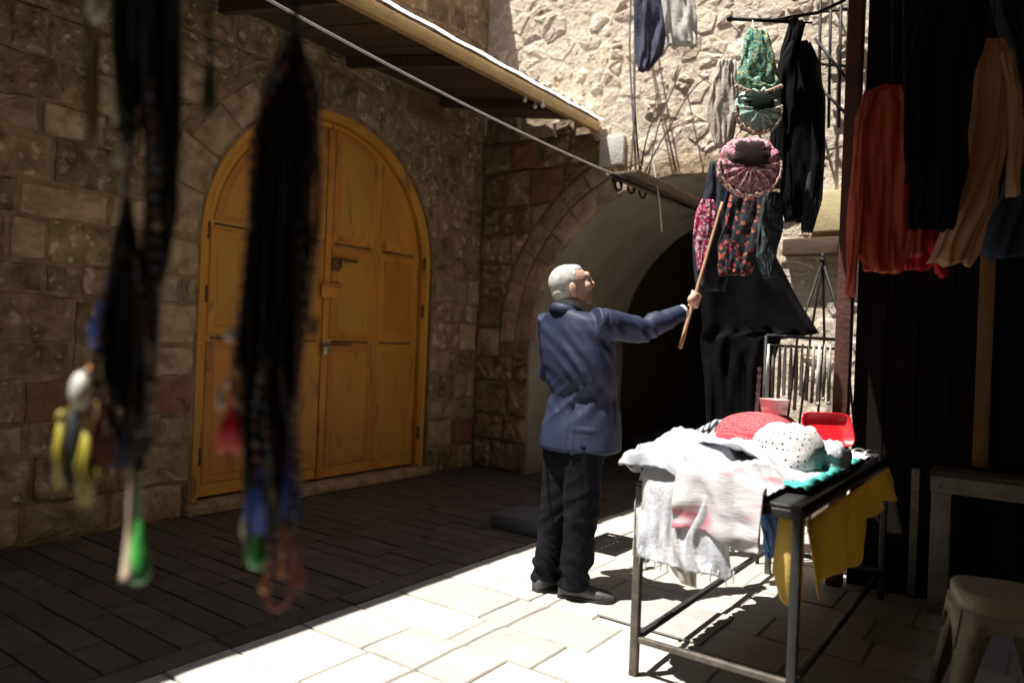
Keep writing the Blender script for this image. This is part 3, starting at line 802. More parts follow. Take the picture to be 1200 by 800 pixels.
REDC = mat_dots('red_white_weave', (.45, .045, .06), (.62, .30, .30), 140, .3)
p = PA(890, 532, 'z', TH+.06); mound((-1.12, 3.62, TT), (.17, .22, .215), REDC, 'folded_scarf', 'thick folded red and white woven scarf on the table pile', 1.2, 'scarf', sq=7, wr=.008)
mound((-.90, 3.32, TT), (.14, .19, .20), mat_dots('dotted_headscarf', (.52, .51, .50), (.03, .03, .035), 46, .24), 'headscarf', 'white headscarf with small black dots heaped on the table', 2.7, 'scarf', sq=2.3, wr=.03)
mound((-.80, 3.56, TT), (.10, .14, .11), CL, 'headscarf', 'small crumpled plain white headscarf beside the red tray', 4.4, 'scarf', sq=2, wr=.06)
mound((-1.06, 3.20, TT), (.17, .24, .085), CL, 'headscarf', 'low crumpled white headscarf between the shawls and the dotted headscarf', 7.9, 'scarf', sq=2.4, wr=.05)
GREYST = mat_stripes('grey_striped_wool', (.55, .57, .6), (.06, .07, .085), 'X', 9, .5)
o = hanging('shawl', [(492, 838, 862), (505, 815, 862), (520, 800, 860), (545, 790, 850)], 4.62, GREYST, 'grey and charcoal striped shawl folded at the far side of the table', 'scarf', depth=.05, folds=3, amp=.02)
mound((-1.20, 3.98, TT), (.10, .2, .13), CL, 'shawl', 'white shawl folded behind the red woven scarf', 6.4, 'scarf', sq=3, wr=.04)
# tray tilted up
RED = mat('red_plastic', (.55, .012, .02), (.48, .01, .016), 20, .35)
def tray():
    c = PD(970, 503, 4.0); w, h, d = .135, .095, .035
    n = (-F0*.9 + Vector((0, 0, .45))).normalized(); r = R0.copy(); u = n.cross(r).normalized(); 
    if u.z < 0: u = -u
    mb = MB()
    def rr(k, s, off):
        out = []
        for q in range(32):
            th = 2*math.pi*q/32; cx, sx = math.cos(th), math.sin(th); f = (abs(cx)**6+abs(sx)**6)**(-1/6)
            out.append(c + r*(w*s*cx*f) + u*(h*s*sx*f) + n*off)
        return out
    mb.loft([rr(0, .8, -d-.004), rr(0, .86, -d), rr(0, 1.0, 0), rr(0, 1.03, .002), rr(0, 1.03, .006), rr(0, .97, .004), rr(0, .84, -d+.005), rr(0, .5, -d+.004)])
    return tag(mb.build('tray', RED, None, True, origin=c), 'shiny red plastic tray propped up on the cloth pile', 'tray')
tray()
cp = Vector((-1.07, 3.68, TT+.248)); mb = MB(); prof = [(.0, -.04), (.055, -.04), (.063, -.01), (.07, .035), (.073, .036), (.066, .034), (.06, -.01), (.052, -.034), (0, -.034)]
mb.loft([[cp+Vector((r*math.cos(2*math.pi*k/24), r*math.sin(2*math.pi*k/24), z)) for k in range(24)] for r, z in prof])
tag(mb.build('bowl', mat('pink_ceramic', (.62, .33, .34), (.55, .4, .38), 30, .3), None, True, origin=cp), 'small pink ceramic bowl on the red woven scarf', 'bowl')
s0 = PD(886, 495, 4.35); s1 = PD(890, 432, 4.35); mb = MB(); mb.tube([s0, s0.lerp(s1, .5), s1], [.012, .011, .009], 10); mb.ball(s1, .013)
for k in range(6): mb.ball(s0.lerp(s1, .1+.15*k), (.0145, .0145, .012))
tag(mb.build('incense_holder', mat('magenta_glaze', (.30, .04, .13), (.45, .35, .38), 60, .4), None, True, origin=s0), 'slim magenta beaded incense stick holder standing behind the red scarf', 'holder')
TEAL = mat('teal_cotton', (.07, .42, .36), (.04, .30, .26), 8, .9, .3, 40)
mb = MB()
def fnT(s, t):
    x = -.90+.205*s; y = 2.86+1.05*t; return Vector((x+.02*fold(t*8, 1, 1)*(1 if s < .5 else .4), y, TH+.018+.03*abs(fold(s*4, t*9, 2))+.006*fold(s*12, t*22, 3)))
mb.grid(fnT, 18, 60); o = tag(mb.build('cloth', TEAL, None, True, origin=(-.8, 3.4, TH), fix=False), 'teal green cloth lying flat along the black table edge', 'cloth')
so = o.modifiers.new('thick', 'SOLIDIFY'); so.thickness = .006; so.offset = 1
for i, (px, py, r) in enumerate(((1014, 540, .05), (1022, 536, .04), (1008, 535, .045))):
    c = PD(px, py, 3.75); mb = MB()
    pts = [c + R0*r*math.cos(t) + (U0*.9+F0*.4)*r*math.sin(t) for t in [k*2*math.pi/20 for k in range(21)]]
    mb.tube(pts, .004, 6); tag(mb.build('bangle', mat('silver', (.6, .6, .58), None, 20, .3, metal=.9), None, True, origin=c), 'thin silver bangle leaning at the table edge', 'bangle', 'bangles at the table edge')
# yellow cloth hung below the stall side of the table
YEL = translucent(mat('yellow_cotton', (.88, .68, .22), (.78, .58, .16), 6, .9, .3, 30), .5)
mb = MB()
def fnY(s, t):
    y = TY0+.02+1.62*s; low = .42+.17*s+.05*math.sin(s*9+1)+.05*fold(s*6, 1, 1); zz = TH-.05-(TH-.05-low)*t
    return Vector((TX1+.012+.02*math.sin(s*26+2*t)*t+.025*fold(s*9, t*2, 1)*t+.03*t, y, zz))
mb.grid(fnY, 90, 20); o = tag(mb.build('cloth', YEL, None, True, origin=(TX1, 3.4, TH-.05), fix=False), 'mustard yellow cloth hanging below the black table edge', 'cloth')
so = o.modifiers.new('thick', 'SOLIDIFY'); so.thickness = .005
mb = MB()
def fnY2(s, t):
    x = -.75+.09*s; low = .34+.08*abs(s-.4)+.12*(1-s)*0; zz = TH-.05-(TH-.05-low+.1*(1-s))*t*(.45+.55*s)
    return Vector((x-.02*t*(1-s), TY0+.05+.015*math.sin(s*9+t)*t, zz))
mb.grid(fnY2, 20, 20); o = tag(mb.build('cloth', YEL, None, True, origin=(-.72, TY0, TH-.05), fix=False), 'mustard yellow cloth corner hanging beside the near table leg', 'cloth')
so = o.modifiers.new('thick', 'SOLIDIFY'); so.thickness = .005
# blue bundle and flat cardboard below the table
BLUE = mat('blue_cotton', (.10, .22, .48), (.06, .14, .36), 8, .8, .3, 40)
hanging('cloth', [(596, 890, 934), (618, 892, 932), (640, 896, 928), (652, 898, 918)], 2.95, BLUE, 'bright blue cloth hanging under the table beside the yellow cloth', 'cloth', depth=.02, folds=3, amp=.01)
q = PA(770, 722, 'z', 0); mb = MB(); mb.box((q.x-.22, q.y-.2, .004), (q.x+.3, q.y+.22, .016), bev=.003)
tag(mb.build('cardboard_sheet', mat('grey_cardboard', (.34, .33, .32), (.27, .26, .25), 8, .9, .3, 40), None, True, origin=q), 'flat grey cardboard sheet lying on the paving under the table', 'cardboard')

# ------------------------------------------------------------------ hanging goods on the stall
BLK = mat('black_cloth', (.0035, .0035, .0042), (.0022, .0022, .0028), 8, .85, .2, 30, spec=.12)
NAVY = mat('navy_cloth', (.014, .017, .03), (.009, .011, .02), 8, .85, .3, 30)
hanging('dress', [(280, 850, 900), (305, 820, 912), (340, 820, 930), (388, 822, 956), (396, 823, 915), (430, 824, 905), (490, 828, 900), (560, 830, 900)], 4.75, BLK, 'long plain black dress hanging behind the table, its sleeve spread wide', 'dress', depth=.07, folds=5, amp=.025)
EMB = mat_pattern('black_floral_embroidery', [(.015, .016, .024)]*6+[(.4, .05, .07), (.42, .12, .06), (.03, .03, .04)], 55)
hanging('shawl', [(190, 832, 868), (230, 824, 868), (262, 815, 862), (292, 812, 862), (340, 816, 850)], 4.3, NAVY, 'navy shawl with pink embroidered border hanging under the pink bag', 'shawl', depth=.04, folds=3, amp=.02)
o = hanging('embroidered_panel', [(234, 822, 836), (250, 815, 842), (274, 812, 838), (300, 816, 828), (316, 818, 824)], 4.24, mat_pattern('pink_embroidery', [(.5, .03, .13), (.6, .22, .3), (.35, .02, .08), (.65, .45, .5), (.03, .02, .04)], 80), 'bright pink embroidered panel on the edge of the navy shawl', 'embroidery', depth=.02, folds=2, amp=.006)
hanging('shawl', [(205, 862, 905), (250, 850, 900), (290, 842, 892), (322, 842, 880)], 4.2, EMB, 'black shawl with red flower embroidery hanging below the pink bag', 'shawl', depth=.035, folds=4, amp=.018)
hanging('scarf', [(225, 895, 915), (262, 888, 918), (300, 885, 910), (325, 895, 905)], 4.15, mat_pattern('dark_teal_weave', [(.02, .03, .035), (.05, .08, .08), (.03, .03, .04), (.015, .018, .02)], 40), 'dark teal patterned scarf pointed at its end beside the embroidered shawl', 'scarf', depth=.03, folds=3, amp=.012)
hanging('jacket', [(50, 925, 950), (75, 912, 962), (110, 908, 966), (180, 912, 966), (235, 915, 962), (258, 922, 945)], 4.25, BLK, 'black jacket hanging beside the embroidered bags', 'jacket', depth=.06, folds=4, amp=.02)
hanging('sleeve_scarf', [(200, 948, 965), (240, 938, 962), (272, 940, 952)], 4.2, NAVY, 'dark scarf end dangling from the black jacket', 'scarf', depth=.025, folds=2, amp=.008)
hanging('trousers', [(25, 925, 945), (60, 915, 935), (130, 905, 928), (220, 900, 925)], 4.5, BLK, 'black trousers hanging just behind the embroidered bags', 'trousers', depth=.04, folds=3, amp=.015)

MATS_RIM = mat('cream_braid', (.6, .5, .4), (.35, .16, .12), 60, .9, .3, 80)
GREENE = mat_pattern('green_embroidery', [(.10, .28, .20), (.2, .42, .33), (.07, .2, .15), (.34, .5, .42), (.55, .42, .14), (.04, .12, .09), (.16, .36, .28)], 95)
MINTE = mat_pattern('mint_embroidery', [(.3, .48, .40), (.45, .6, .52), (.2, .34, .28), (.6, .58, .5), (.25, .42, .36)], 95)
PINKE = mat_pattern('rose_embroidery', [(.45, .17, .22), (.58, .36, .40), (.34, .09, .13), (.58, .46, .46), (.24, .06, .09), (.5, .24, .29)], 105)
DKIN = mat('red_mouth_shade', (.03, .014, .014), None, 10, .95); DKG = mat('green_mouth_shade', (.012, .025, .018), None, 10, .95)
def bag(px, py, Z, w, h, m, ml, label, thick=.5, seedv=0.):
    """limp crescent-shaped cloth bag hung open: embroidered front, dark patch as the shaded mouth"""
    c = PD(px, py, Z); t_ = empty('cloth_bag', c, label, 'bag', 'embroidered bags strung above the shawls')
    mb = MB()
    def pouch(sx, sz, dep, cz, fr_, jag):
        """shallow pleated lens: rings outwards from the middle, front and back"""
        rings = []
        prof = [(.02, 1.), (.3, .97), (.55, .86), (.75, .66), (.9, .38), (1., .0), (.9, -.38), (.6, -.7), (.02, -.8)]
        for rad, hgt in prof:
            ring = []
            for q in range(72):
                a = 2*math.pi*q/72; ca, sa = math.cos(a), math.sin(a)
                rr = rad*(1+jag*fold(ca*2.6+seedv, sa*2.6, 1)*rad+.5*jag*fold(ca*7, sa*7+seedv, 2)*rad)
                pl = (.007*math.sin(a*15+2*fold(ca*2, sa*2, seedv))+.014*fold(ca*3, sa*3, rad*3+seedv))*rad*(1 if dep > .02 else 0)
                ring.append(c+R0*(sx*rr*ca)+U0*(cz+sz*rr*sa)-F0*(fr_+dep*hgt+pl))
            rings.append(ring)
        mb.loft(rings, caps=True)
    pouch(w, h, .035, 0, 0., .10); mb.build('front', m, t_, True, origin=c)
    mb = MB(); pouch(w*.58, h*.50, .014, h*.36, .028, .35); mb.build('mouth_shade_patch', ml, t_, True, origin=c)  # dark patch laid over the front as shade in the mouth
    mb = MB(); tr_ = []
    for i in range(33):
        a = math.radians(170+200*i/32); tr_.append(c+R0*(w*.93*math.cos(a))+U0*(h*.90*math.sin(a)+.008*math.sin(i*2.2))-F0*.02)
    mb.tube(tr_, .007, 6)
    for i in range(0, 33, 2): mb.ball(tr_[i]-U0*.006, .009, 6, 5)
    mb.build('fringe', MATS_RIM, t_, True, origin=c)
    mb = MB(); mb.tube([c-R0*w*.7+U0*h*.3, c-R0*w*.35+U0*h*1.1+F0*.04, c+U0*h*1.5+F0*.05, c+R0*w*.35+U0*h*1.1+F0*.04, c+R0*w*.7+U0*h*.3], .005, 6); mb.build('strap', MATS_RIM, t_, True, origin=c)
    return t_
gb = hanging('cloth_bag', [(36, 876, 898), (46, 872, 903), (70, 868, 908), (92, 863, 914), (104, 866, 913)], 4.08, GREENE, 'flat green embroidered bag, topmost of the strung bags', 'bag', 'embroidered bags strung above the shawls', depth=.04, folds=2, amp=.012)
mb = MB(); tr_ = [PD(862+54*i/24, 100+8*math.sin(math.pi*i/24), 4.03) for i in range(25)]; mb.tube(tr_, .008, 6)
for q in tr_[::2]: mb.ball(q-U0*.008, .010, 6, 5)
mb.build('fringe', MATS_RIM, gb, True, origin=tr_[12])
bag(888, 130, 4.05, .135, .135, MINTE, DKG, 'mint green embroidered bag with a dark patch as shaded mouth, below the flat green bag', seedv=2.)
bag(878, 196, 4.0, .18, .17, PINKE, DKIN, 'wide rose pink embroidered bag touched by the tip of the stick', seedv=5.)
hanging('scarf', [(70, 842, 862), (95, 834, 864), (130, 830, 866), (172, 838, 858)], 4.3, mat('ivory_lace', (.6, .55, .47), (.42, .34, .27), 26, .9, .4, 50), 'ivory lace scarf hanging behind the embroidered bags', 'scarf', depth=.03, folds=3, amp=.015)
mb = MB(); p = PD(882, 24, 4.12); q = PD(886, 66, 4.1); mb.tube([p, q], .003, 6); tag(mb.build('cord', WIRE, None, True, origin=p), 'thin cord carrying the embroidered bags', 'cord')
# bar that carries the goods
mb = MB(); a = PD(855, 22, 4.14); b_ = PD(930, 26, 4.14); mb.tube([a, b_], .011, 8); mb.ball(b_, (.03, .03, .03)); mb.ball(a, .018); mb.tube([b_, PD(952, 27, 4.14)], .006, 8)
mb.tube([PD(905, 24, 4.14), Vector((-1.15, 4.5, 3.3)), Vector((-1.0, 4.52, 3.35))], .01, 8)
tag(mb.build('display_bar', IRON, None, True, origin=a), 'black iron display bar with ball end holding the bags', 'bar')
# big cloths hung high above the bracket
WHC = mat('white_linen', (.66, .65, .63), (.52, .52, .5), 6, .9, .3, 30)
hanging('cloth', [(-60, 742, 790), (-10, 742, 782), (30, 743, 782), (62, 745, 778), (82, 748, 762)], 5.2, mat('slate_blue_cloth', (.07, .075, .13), (.045, .05, .09), 8, .9, .3, 30), 'slate blue cloth hanging high in front of the rubble wall', 'cloth', depth=.035, folds=3, amp=.02, seedv=1)
hanging('cloth', [(-60, 772, 805), (-10, 774, 812), (28, 778, 816), (55, 784, 818)], 5.15, WHC, 'white linen cloth hanging high in front of the rubble wall', 'cloth', depth=.03, folds=3, amp=.018, seedv=2)
mb = MB(); a = PD(730, -64, 5.2); b_ = PD(985, -64, 5.2); mb.tube([a, b_, Vector((-1.5, YC+.03, b_.z))], .01); tag(mb.build('clothes_rail', IRON, None, True, origin=a), 'iron clothes rail above the high hanging cloths', 'rail')

# iron lattice, wooden lintel, tripod on the right-hand pier
mb = MB()
for px in (962, 974, 986, 995): mb.tube([PA(px, -20, 'y', YC-.15), PA(px-3, 150, 'y', YC-.15)], .013, 6)
mb.tube([PA(955, 45, 'y', YC-.16), PA(998, 100, 'y', YC-.16)], .012, 6); mb.tube([PA(958, 100, 'y', YC-.16), PA(998, 140, 'y', YC-.16)], .012, 6); mb.tube([PA(955, 15, 'y', YC-.14), PA(1000, 10, 'y', YC-.14)], .012, 6)
mb.tube([PA(958, 75, 'y', YC-.14), PA(998, 78, 'y', YC-.14), PA(998, 78, 'y', YC+.05)], .012, 6); mb.tube([PA(960, 140, 'y', YC-.15), PA(960, 141, 'y', YC+.06)], .012, 6)
tag(mb.build('iron_lattice', IRON, None, True, origin=PA(975, 60, 'y', YC-.1)), 'rusty iron lattice standing proud of the sunlit pier', 'lattice')
mb = MB(); a = PA(917, 300, 'y', YC-.10); b_ = PA(992, 284, 'y', YC-.10); mb.box((a.x, YC-.12, a.z), (b_.x+.35, YC+.05, a.z+.13), bev=.01)
tag(mb.build('lintel', mat('old_brown_wood', (.11, .068, .042), (.06, .036, .022), 6, .9, .5, 40, stretch=(1, 6, 6)), None, True, origin=a), 'old brown wooden lintel across the sunlit pier', 'lintel')
mb = MB(); a = PA(948, 272, 'y', YC-.06); b_ = PA(988, 230, 'y', YC-.06); mb.box((a.x, YC-.07, a.z), (b_.x+.3, YC+.05, b_.z+.05), bev=.006)
tag(mb.build('sunlit_window_board', mat('window_sun_yellow', (.62, .52, .30), (.5, .4, .22), 6, .8, .2, 30), None, True, origin=a), 'cream yellow board in place of a sunlit window, above the wooden lintel', 'board')  # board coloured yellow to stand in for a sunlit window
tp = empty('tripod_rack', PA(963, 385, 'y', 5.3), 'black iron tripod rack in front of the sunlit pier', 'rack')
apx = PD(964, 305, 5.0)
for (px, py, Z) in ((935, 392, 4.9), (990, 392, 4.9), (966, 396, 5.3), (950, 394, 5.2)):
    mb = MB(); e = PD(px, py, Z); mb.tube([apx, e, Vector((e.x+(e.x-apx.x)*1.2, e.y, .0))], .010, 6); mb.build('leg', IRON, tp, True, origin=apx)
mb = MB(); mb.ball(apx, .022); mb.tube([apx, apx+Vector((0, 0, .05))], .012); mb.build('collar', IRON, tp, True, origin=apx)
# key-ring rack: shelf rail with hanging metal strips
rk = empty('display_rack', PD(940, 475, 4.5), 'low metal display rack hung with dull silver pieces beyond the table', 'rack')
mb = MB(); a = PD(898, 393, 4.5); b_ = PD(985, 398, 4.5); mb.tube([a, b_], .010); mb.tube([PD(896, 404, 4.5), PD(985, 409, 4.5)], .008)
mb.tube([a, Vector((a.x, a.y, .0))], .012); mb.tube([b_, Vector((b_.x, b_.y, .0))], .012); mb.build('frame', IRON, rk, True, origin=a)
SIL = mat('dull_silver', (.34, .31, .26), (.14, .12, .10), 14, .5, .4, 40, .5, metal=.4)
for i in range(13):
    px = 901+i*6.6; c = PD(px, 403, 4.46); L = rnd.uniform(.30, .40)
    mb = MB(); mb.tube([c, c+Vector((rnd.uniform(-.004, .004), 0, -L*.5)), c+Vector((0, 0, -L))], [(.007, .005), (.014, .009), (.011, .006)], 8)
    mb.ball(c+Vector((0, 0, -L)), .013, 8, 6)
    mb.build('hanging_piece', SIL if i % 3 else WHC, rk, True, origin=c)

# ------------------------------------------------------------------ stall post, partition, canopy
PARTW = mat('shade_darkened_board', (.013, .009, .007), (.008, .006, .005), 5, .95, .4, 40, .2, spec=.1, stretch=(6, 1, 1))  # board colour darkened to imitate the deep shade in the stall
POSTM = mat('red_brown_paint', (.10, .032, .02), (.05, .018, .012), 7, .7, .35, 40, spots=(14, .63, (.05, .03, .025)))
mb = MB(); mb.box((-.965, 4.42, 0), (-.885, 4.50, 3.62), bev=.006); tag(mb.build('stall_post', POSTM, None, True, origin=(-.92, 4.46, 0)), 'red brown painted wooden stall post beyond the table', 'post')
part = empty('stall_partition', (0, 4.56, 0), 'dark wooden board partition closing the stall behind the clothes', 'partition')
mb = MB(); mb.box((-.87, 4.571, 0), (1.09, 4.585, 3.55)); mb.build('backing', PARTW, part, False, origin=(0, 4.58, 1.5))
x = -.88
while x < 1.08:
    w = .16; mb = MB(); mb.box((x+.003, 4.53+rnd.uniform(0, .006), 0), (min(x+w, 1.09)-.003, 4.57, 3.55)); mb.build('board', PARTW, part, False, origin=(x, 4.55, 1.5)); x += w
mb = MB(); mb.box((-.55, -1.32, 0), (1.09, -1.28, 3.4)); tag(mb.build('skylight_block_board', PARTW, None, False, origin=(.2, -1.3, 0)), 'unseen dark board added behind the camera to block skylight', 'partition')  # unseen board added behind the camera to keep skylight out
can = MB()
def cano(s, t):
    y = -6+10.53*t; edge = -1.30
    x = edge+(1.08-edge)*s
    return Vector((x, y, 3.42+.14*s+.02*math.sin(t*30)*s))
can.grid(cano, 12, 60)
o = tag(can.build('stall_canopy', mat('canvas', (.26, .22, .17), (.18, .15, .11), 6, .95, .3, 30), None, True, origin=(0, 0, 3.4), fix=False), 'brown canvas canopy stretched over the market stall', 'canopy')
so = o.modifiers.new('thick', 'SOLIDIFY'); so.thickness = .008
mb = MB()
mb.grid(lambda s, t: Vector((-1.62+.34*s, -6+7.4*t, 3.28+.12*s)), 6, 20)  # unseen flap added to control the sun on the souvenirs
o = tag(mb.build('shade_flap', MATS['canvas'], None, True, origin=(-1.6, -2, 3.3), fix=False), 'unseen brown canvas flap added to shade the hanging souvenirs', 'canopy')
so = o.modifiers.new('thick', 'SOLIDIFY'); so.thickness = .008

# clothes on the right
def cloth_mat(name, c1, c2, t=.45): return translucent(mat(name, c1, c2, 6, .85, .3, 24), t)
ORANGE = cloth_mat('rust_red_cloth', (.74, .20, .11), (.55, .11, .06))
CRIM = cloth_mat('crimson_cloth', (.75, .035, .05), (.55, .02, .03))
BEIGE = cloth_mat('beige_cloth', (.80, .56, .33), (.64, .42, .22))
DBLUE = mat('dark_blue_cloth', (.03, .045, .07), (.018, .027, .045), 6, .85, .3, 24)
G = 'clothes on the stall rail'
def sleeve_of(o, rows, Z, m, sv):
    q = hanging('sleeve', rows, Z, m, None, None, depth=.022, folds=2, amp=.012, seedv=sv, nring=40)
    setpar(q, o); return q
o = hanging('blouse', [(100, 1036, 1056), (108, 1016, 1068), (122, 1010, 1074), (180, 1008, 1074), (250, 1006, 1072), (300, 1004, 1068), (318, 1010, 1060)], 3.05, ORANGE, 'rust red blouse with long sleeves hanging at the end of the stall rail', 'blouse', G, depth=.025, folds=4, amp=.02, seedv=4)
sleeve_of(o, [(108, 1012, 1028), (140, 1002, 1018), (220, 996, 1012), (300, 991, 1006), (345, 990, 1002)], 3.02, ORANGE, 1.3)
sleeve_of(o, [(108, 1060, 1074), (160, 1066, 1082), (240, 1068, 1084), (300, 1066, 1080)], 3.08, ORANGE, 2.3)
o = hanging('blouse', [(106, 1050, 1072), (150, 1048, 1090), (220, 1050, 1098), (290, 1054, 1106), (316, 1060, 1092)], 3.15, CRIM, 'crimson blouse hanging between the rust red and black clothes', 'blouse', G, depth=.022, folds=4, amp=.018, seedv=9)
sleeve_of(o, [(240, 1078, 1096), (290, 1088, 1108), (322, 1096, 1112)], 3.1, CRIM, 5.3)
o = hanging('coat', [(-40, 1088, 1150), (0, 1085, 1160), (60, 1074, 1150), (120, 1068, 1130), (200, 1068, 1128), (268, 1066, 1114)], 2.9, BLK, 'long black coat hanging from the stall rail', 'coat', G, depth=.04, folds=4, amp=.02, seedv=2)
sleeve_of(o, [(20, 1078, 1096), (80, 1062, 1080), (150, 1058, 1074), (215, 1060, 1074)], 2.86, BLK, 7.3)
o = hanging('robe', [(46, 1152, 1176), (58, 1144, 1188), (110, 1140, 1186), (180, 1130, 1180), (240, 1120, 1166), (290, 1098, 1150), (308, 1088, 1140)], 3.0, BEIGE, 'beige robe hanging between the black coat and the dark blue coat', 'robe', G, depth=.025, folds=4, amp=.02, seedv=6)
sleeve_of(o, [(60, 1172, 1188), (110, 1182, 1198), (180, 1184, 1200), (230, 1180, 1196)], 2.96, BEIGE, 4.3)
hanging('coat', [(-40, 1150, 1230), (60, 1178, 1240), (140, 1184, 1245), (230, 1175, 1245), (300, 1150, 1240)], 3.2, DBLUE, 'dark blue coat hanging at the shop end of the stall rail', 'coat', G, depth=.04, folds=4, amp=.02, seedv=8)
mb = MB(); a = PD(985, -30, 3.05); b_ = PD(1290, -48, 3.05); mb.tube([a, b_], .012); 
for px in (1046, 1060, 1120, 1165, 1200): 
    q = PD(px, -34, 3.05); mb.tube([q, PD(px, 108 if px < 1100 else 50, 3.06)], .004, 6)
tag(mb.build('clothes_rail', IRON, None, True, origin=a), 'iron clothes rail holding the blouses and coats', 'rail')

# whitewashed low bench frame, stool, second trestle
WW = mat('chipped_whitewood', (.26, .23, .19), (.16, .135, .11), 9, .85, .4, 40, spots=(24, .62, (.10, .07, .05)))
bf = empty('wooden_bench', PA(1100, 720, 'z', 0), 'chipped whitewashed wooden bench frame standing in the dark stall', 'bench')
p = PA(1100, 718, 'z', 0); hb = .62
mb = MB(); mb.box((p.x-.05, p.y-.04, 0), (p.x+.04, p.y+.04, hb), bev=.006); mb.build('leg', WW, bf, True, origin=p)
mb = MB(); mb.box((p.x-.055, p.y-.045, hb), (p.x+1.2, p.y+.04, hb+.085), bev=.006); mb.build('top_rail', WW, bf, True, origin=(p.x+.5, p.y, hb))
mb = MB(); mb.box((p.x+1.1, p.y-.04, 0), (p.x+1.19, p.y+.04, hb), bev=.006); mb.build('leg', WW, bf, True, origin=(p.x+1.15, p.y, 0))
mb = MB(); mb.box((p.x-.06, p.y-.05, hb+.086), (p.x+1.2, p.y+.16, hb+.11), bev=.004); mb.build('top_board', WOODD, bf, True, origin=(p.x+.5, p.y, hb))
# plastic stool: square seat, four splayed legs with cut-outs
PLAST = mat('cream_plastic', (.34, .29, .205), (.28, .235, .165), 5, .45, .05, 60)
so_ = PA(1172, 690, 'z', .46); so_.z = 0
st = empty('plastic_stool', so_, 'cream plastic stool with splayed legs at the stall', 'stool')
st.rotation_euler.z = .25
def rsq(w, z, e=5, n=32):
    out = []
    for k in range(n):
        t = 2*math.pi*k/n; c_, s_ = math.cos(t), math.sin(t); f = (abs(c_)**e+abs(s_)**e)**(-1/e); out.append(Vector((w*c_*f, w*s_*f, z)))
    return out
def local(mb, name, m, par):
    o = mb.build(name, m, None, True); o.parent = par; return o
mb = MB(); mb.loft([rsq(.05, .458), rsq(.12, .457), rsq(.132, .462), rsq(.142, .457), rsq(.147, .445), rsq(.15, .40), rsq(.146, .395), rsq(.14, .44), rsq(.05, .444)]); local(mb, 'seat', PLAST, st)
for sx in (-1, 1):
    for sy in (-1, 1):
        mb = MB(); rg = []
        for t in (0, .15, .4, .7, 1):
            z = .405*(1-t); w = .135+.055*t; ww = .05*(1-t)+.033+.05*max(0, .25-t)
            prof = [(0, 0), (-ww*1.2, 0), (-ww*1.2, -.012), (-.014, -.014), (-.012, -ww*1.2), (0, -ww*1.2)]
            rg.append([Vector((sx*(w+a), sy*(w+b__), z)) for a, b__ in prof])
        mb.loft(rg); local(mb, 'leg', PLAST, st)
for ax in (0, 1):
    for s in (-1, 1):
        mb = MB(); rg = []
        for i in range(9):
            t = -1+2*i/8; z = .40; dz = .055+.09*t**4; w = .147
            q = [(w, z), (w-.008, z), (w-.002+.012, z-dz), (w+.018, z-dz)]
            rg.append([Vector((s*a, t*.125, zz)) if ax == 0 else Vector((t*.125, s*a, zz)) for a, zz in q])
        mb.loft(rg); local(mb, 'apron', PLAST, st)
mb = MB(); c = PA(1068, 700, 'z', 0); mb.box((c.x-.02, c.y-.02, 0), (c.x+.02, c.y+.02, .70), bev=.004); tag(mb.build('stake', WW, None, True, origin=c), 'thin whitewashed stake standing between table and bench', 'stake')
mb = MB(); c = PA(1160, 300, 'y', 4.5); mb.box((c.x-.04, 4.47, .75), (c.x+.03, 4.52, 2.2), bev=.004); tag(mb.build('timber_strip', mat('ochre_wood', (.20, .11, .03), (.13, .07, .02), 6, .8, .3, 30), None, True, origin=c), 'ochre timber strip fixed upright on the dark partition', 'strip')

# ------------------------------------------------------------------ things on the paving
gr = empty('drain_grate', PA(716, 640, 'z', 0.004), 'black iron drain grate let into the sunlit paving', 'grate')
gc = PA(716, 638, 'z', 0)
mb = MB(); W_, L_ = .15, .22
mb.box((gc.x-W_, gc.y-L_, .003), (gc.x+W_, gc.y-L_+.02, .013)); mb.box((gc.x-W_, gc.y+L_-.02, .003), (gc.x+W_, gc.y+L_, .013)); mb.box((gc.x-W_, gc.y-L_+.02, .003), (gc.x-W_+.02, gc.y+L_-.02, .013)); mb.box((gc.x+W_-.02, gc.y-L_+.02, .003), (gc.x+W_, gc.y+L_-.02, .013))
mb.build('rim', IRON, gr, False, origin=gc)
for i in range(7):
    y = gc.y-L_+.05+i*.052; mb = MB(); mb.box((gc.x-W_+.02, y, .004), (gc.x+W_-.02, y+.02, .012)); mb.build('bar', IRON, gr, False, origin=(gc.x, y, 0))
sc0 = PA(622, 622, 'z', 0); mb = MB(); mb.box((sc0.x-.26, sc0.y-.13, 0), (sc0.x+.22, sc0.y+.30, .10), bev=.012)
o = tag(mb.build('stone_step', mat('slate_step', (.12, .12, .135), (.08, .08, .09), 7, .8, .4, 40), None, True, origin=sc0), 'low slate grey step block on the dark paving behind the man', 'step')

# ------------------------------------------------------------------ the man
foot = PA(660, 695, 'z', 0)
man = empty('person', foot, 'grey haired person in navy suit jacket and charcoal trousers reaching up with a long stick', 'person')
v00 = foot.dot(F0)
def M_(u, v, z): return foot + R0*u + F0*v + Vector((0, 0, z))
SKIN = mat('skin', (.60, .39, .29), (.52, .30, .21), 18, .55, .15, 90)
HAIR = mat('white_hair', (.62, .60, .57), (.36, .35, .34), 60, .85, .25, 140, stretch=(1, 1, .4))
SUIT = mat('navy_suit', (.019, .026, .058), (.015, .021, .048), 12, .62, .06, 200, spec=.35)
TROU = mat('charcoal_trousers', (.0055, .006, .0095), (.004, .0045, .007), 12, .9, .2, 140, spec=.15)
SHOE = mat('dusty_black_leather', (.07, .07, .075), (.04, .04, .043), 14, .45, .2, 60)
SHIRT = mat('pale_shirt', (.6, .6, .6), None, 12, .9)
BF = math.radians(48)                                # how far the body turns away from profile
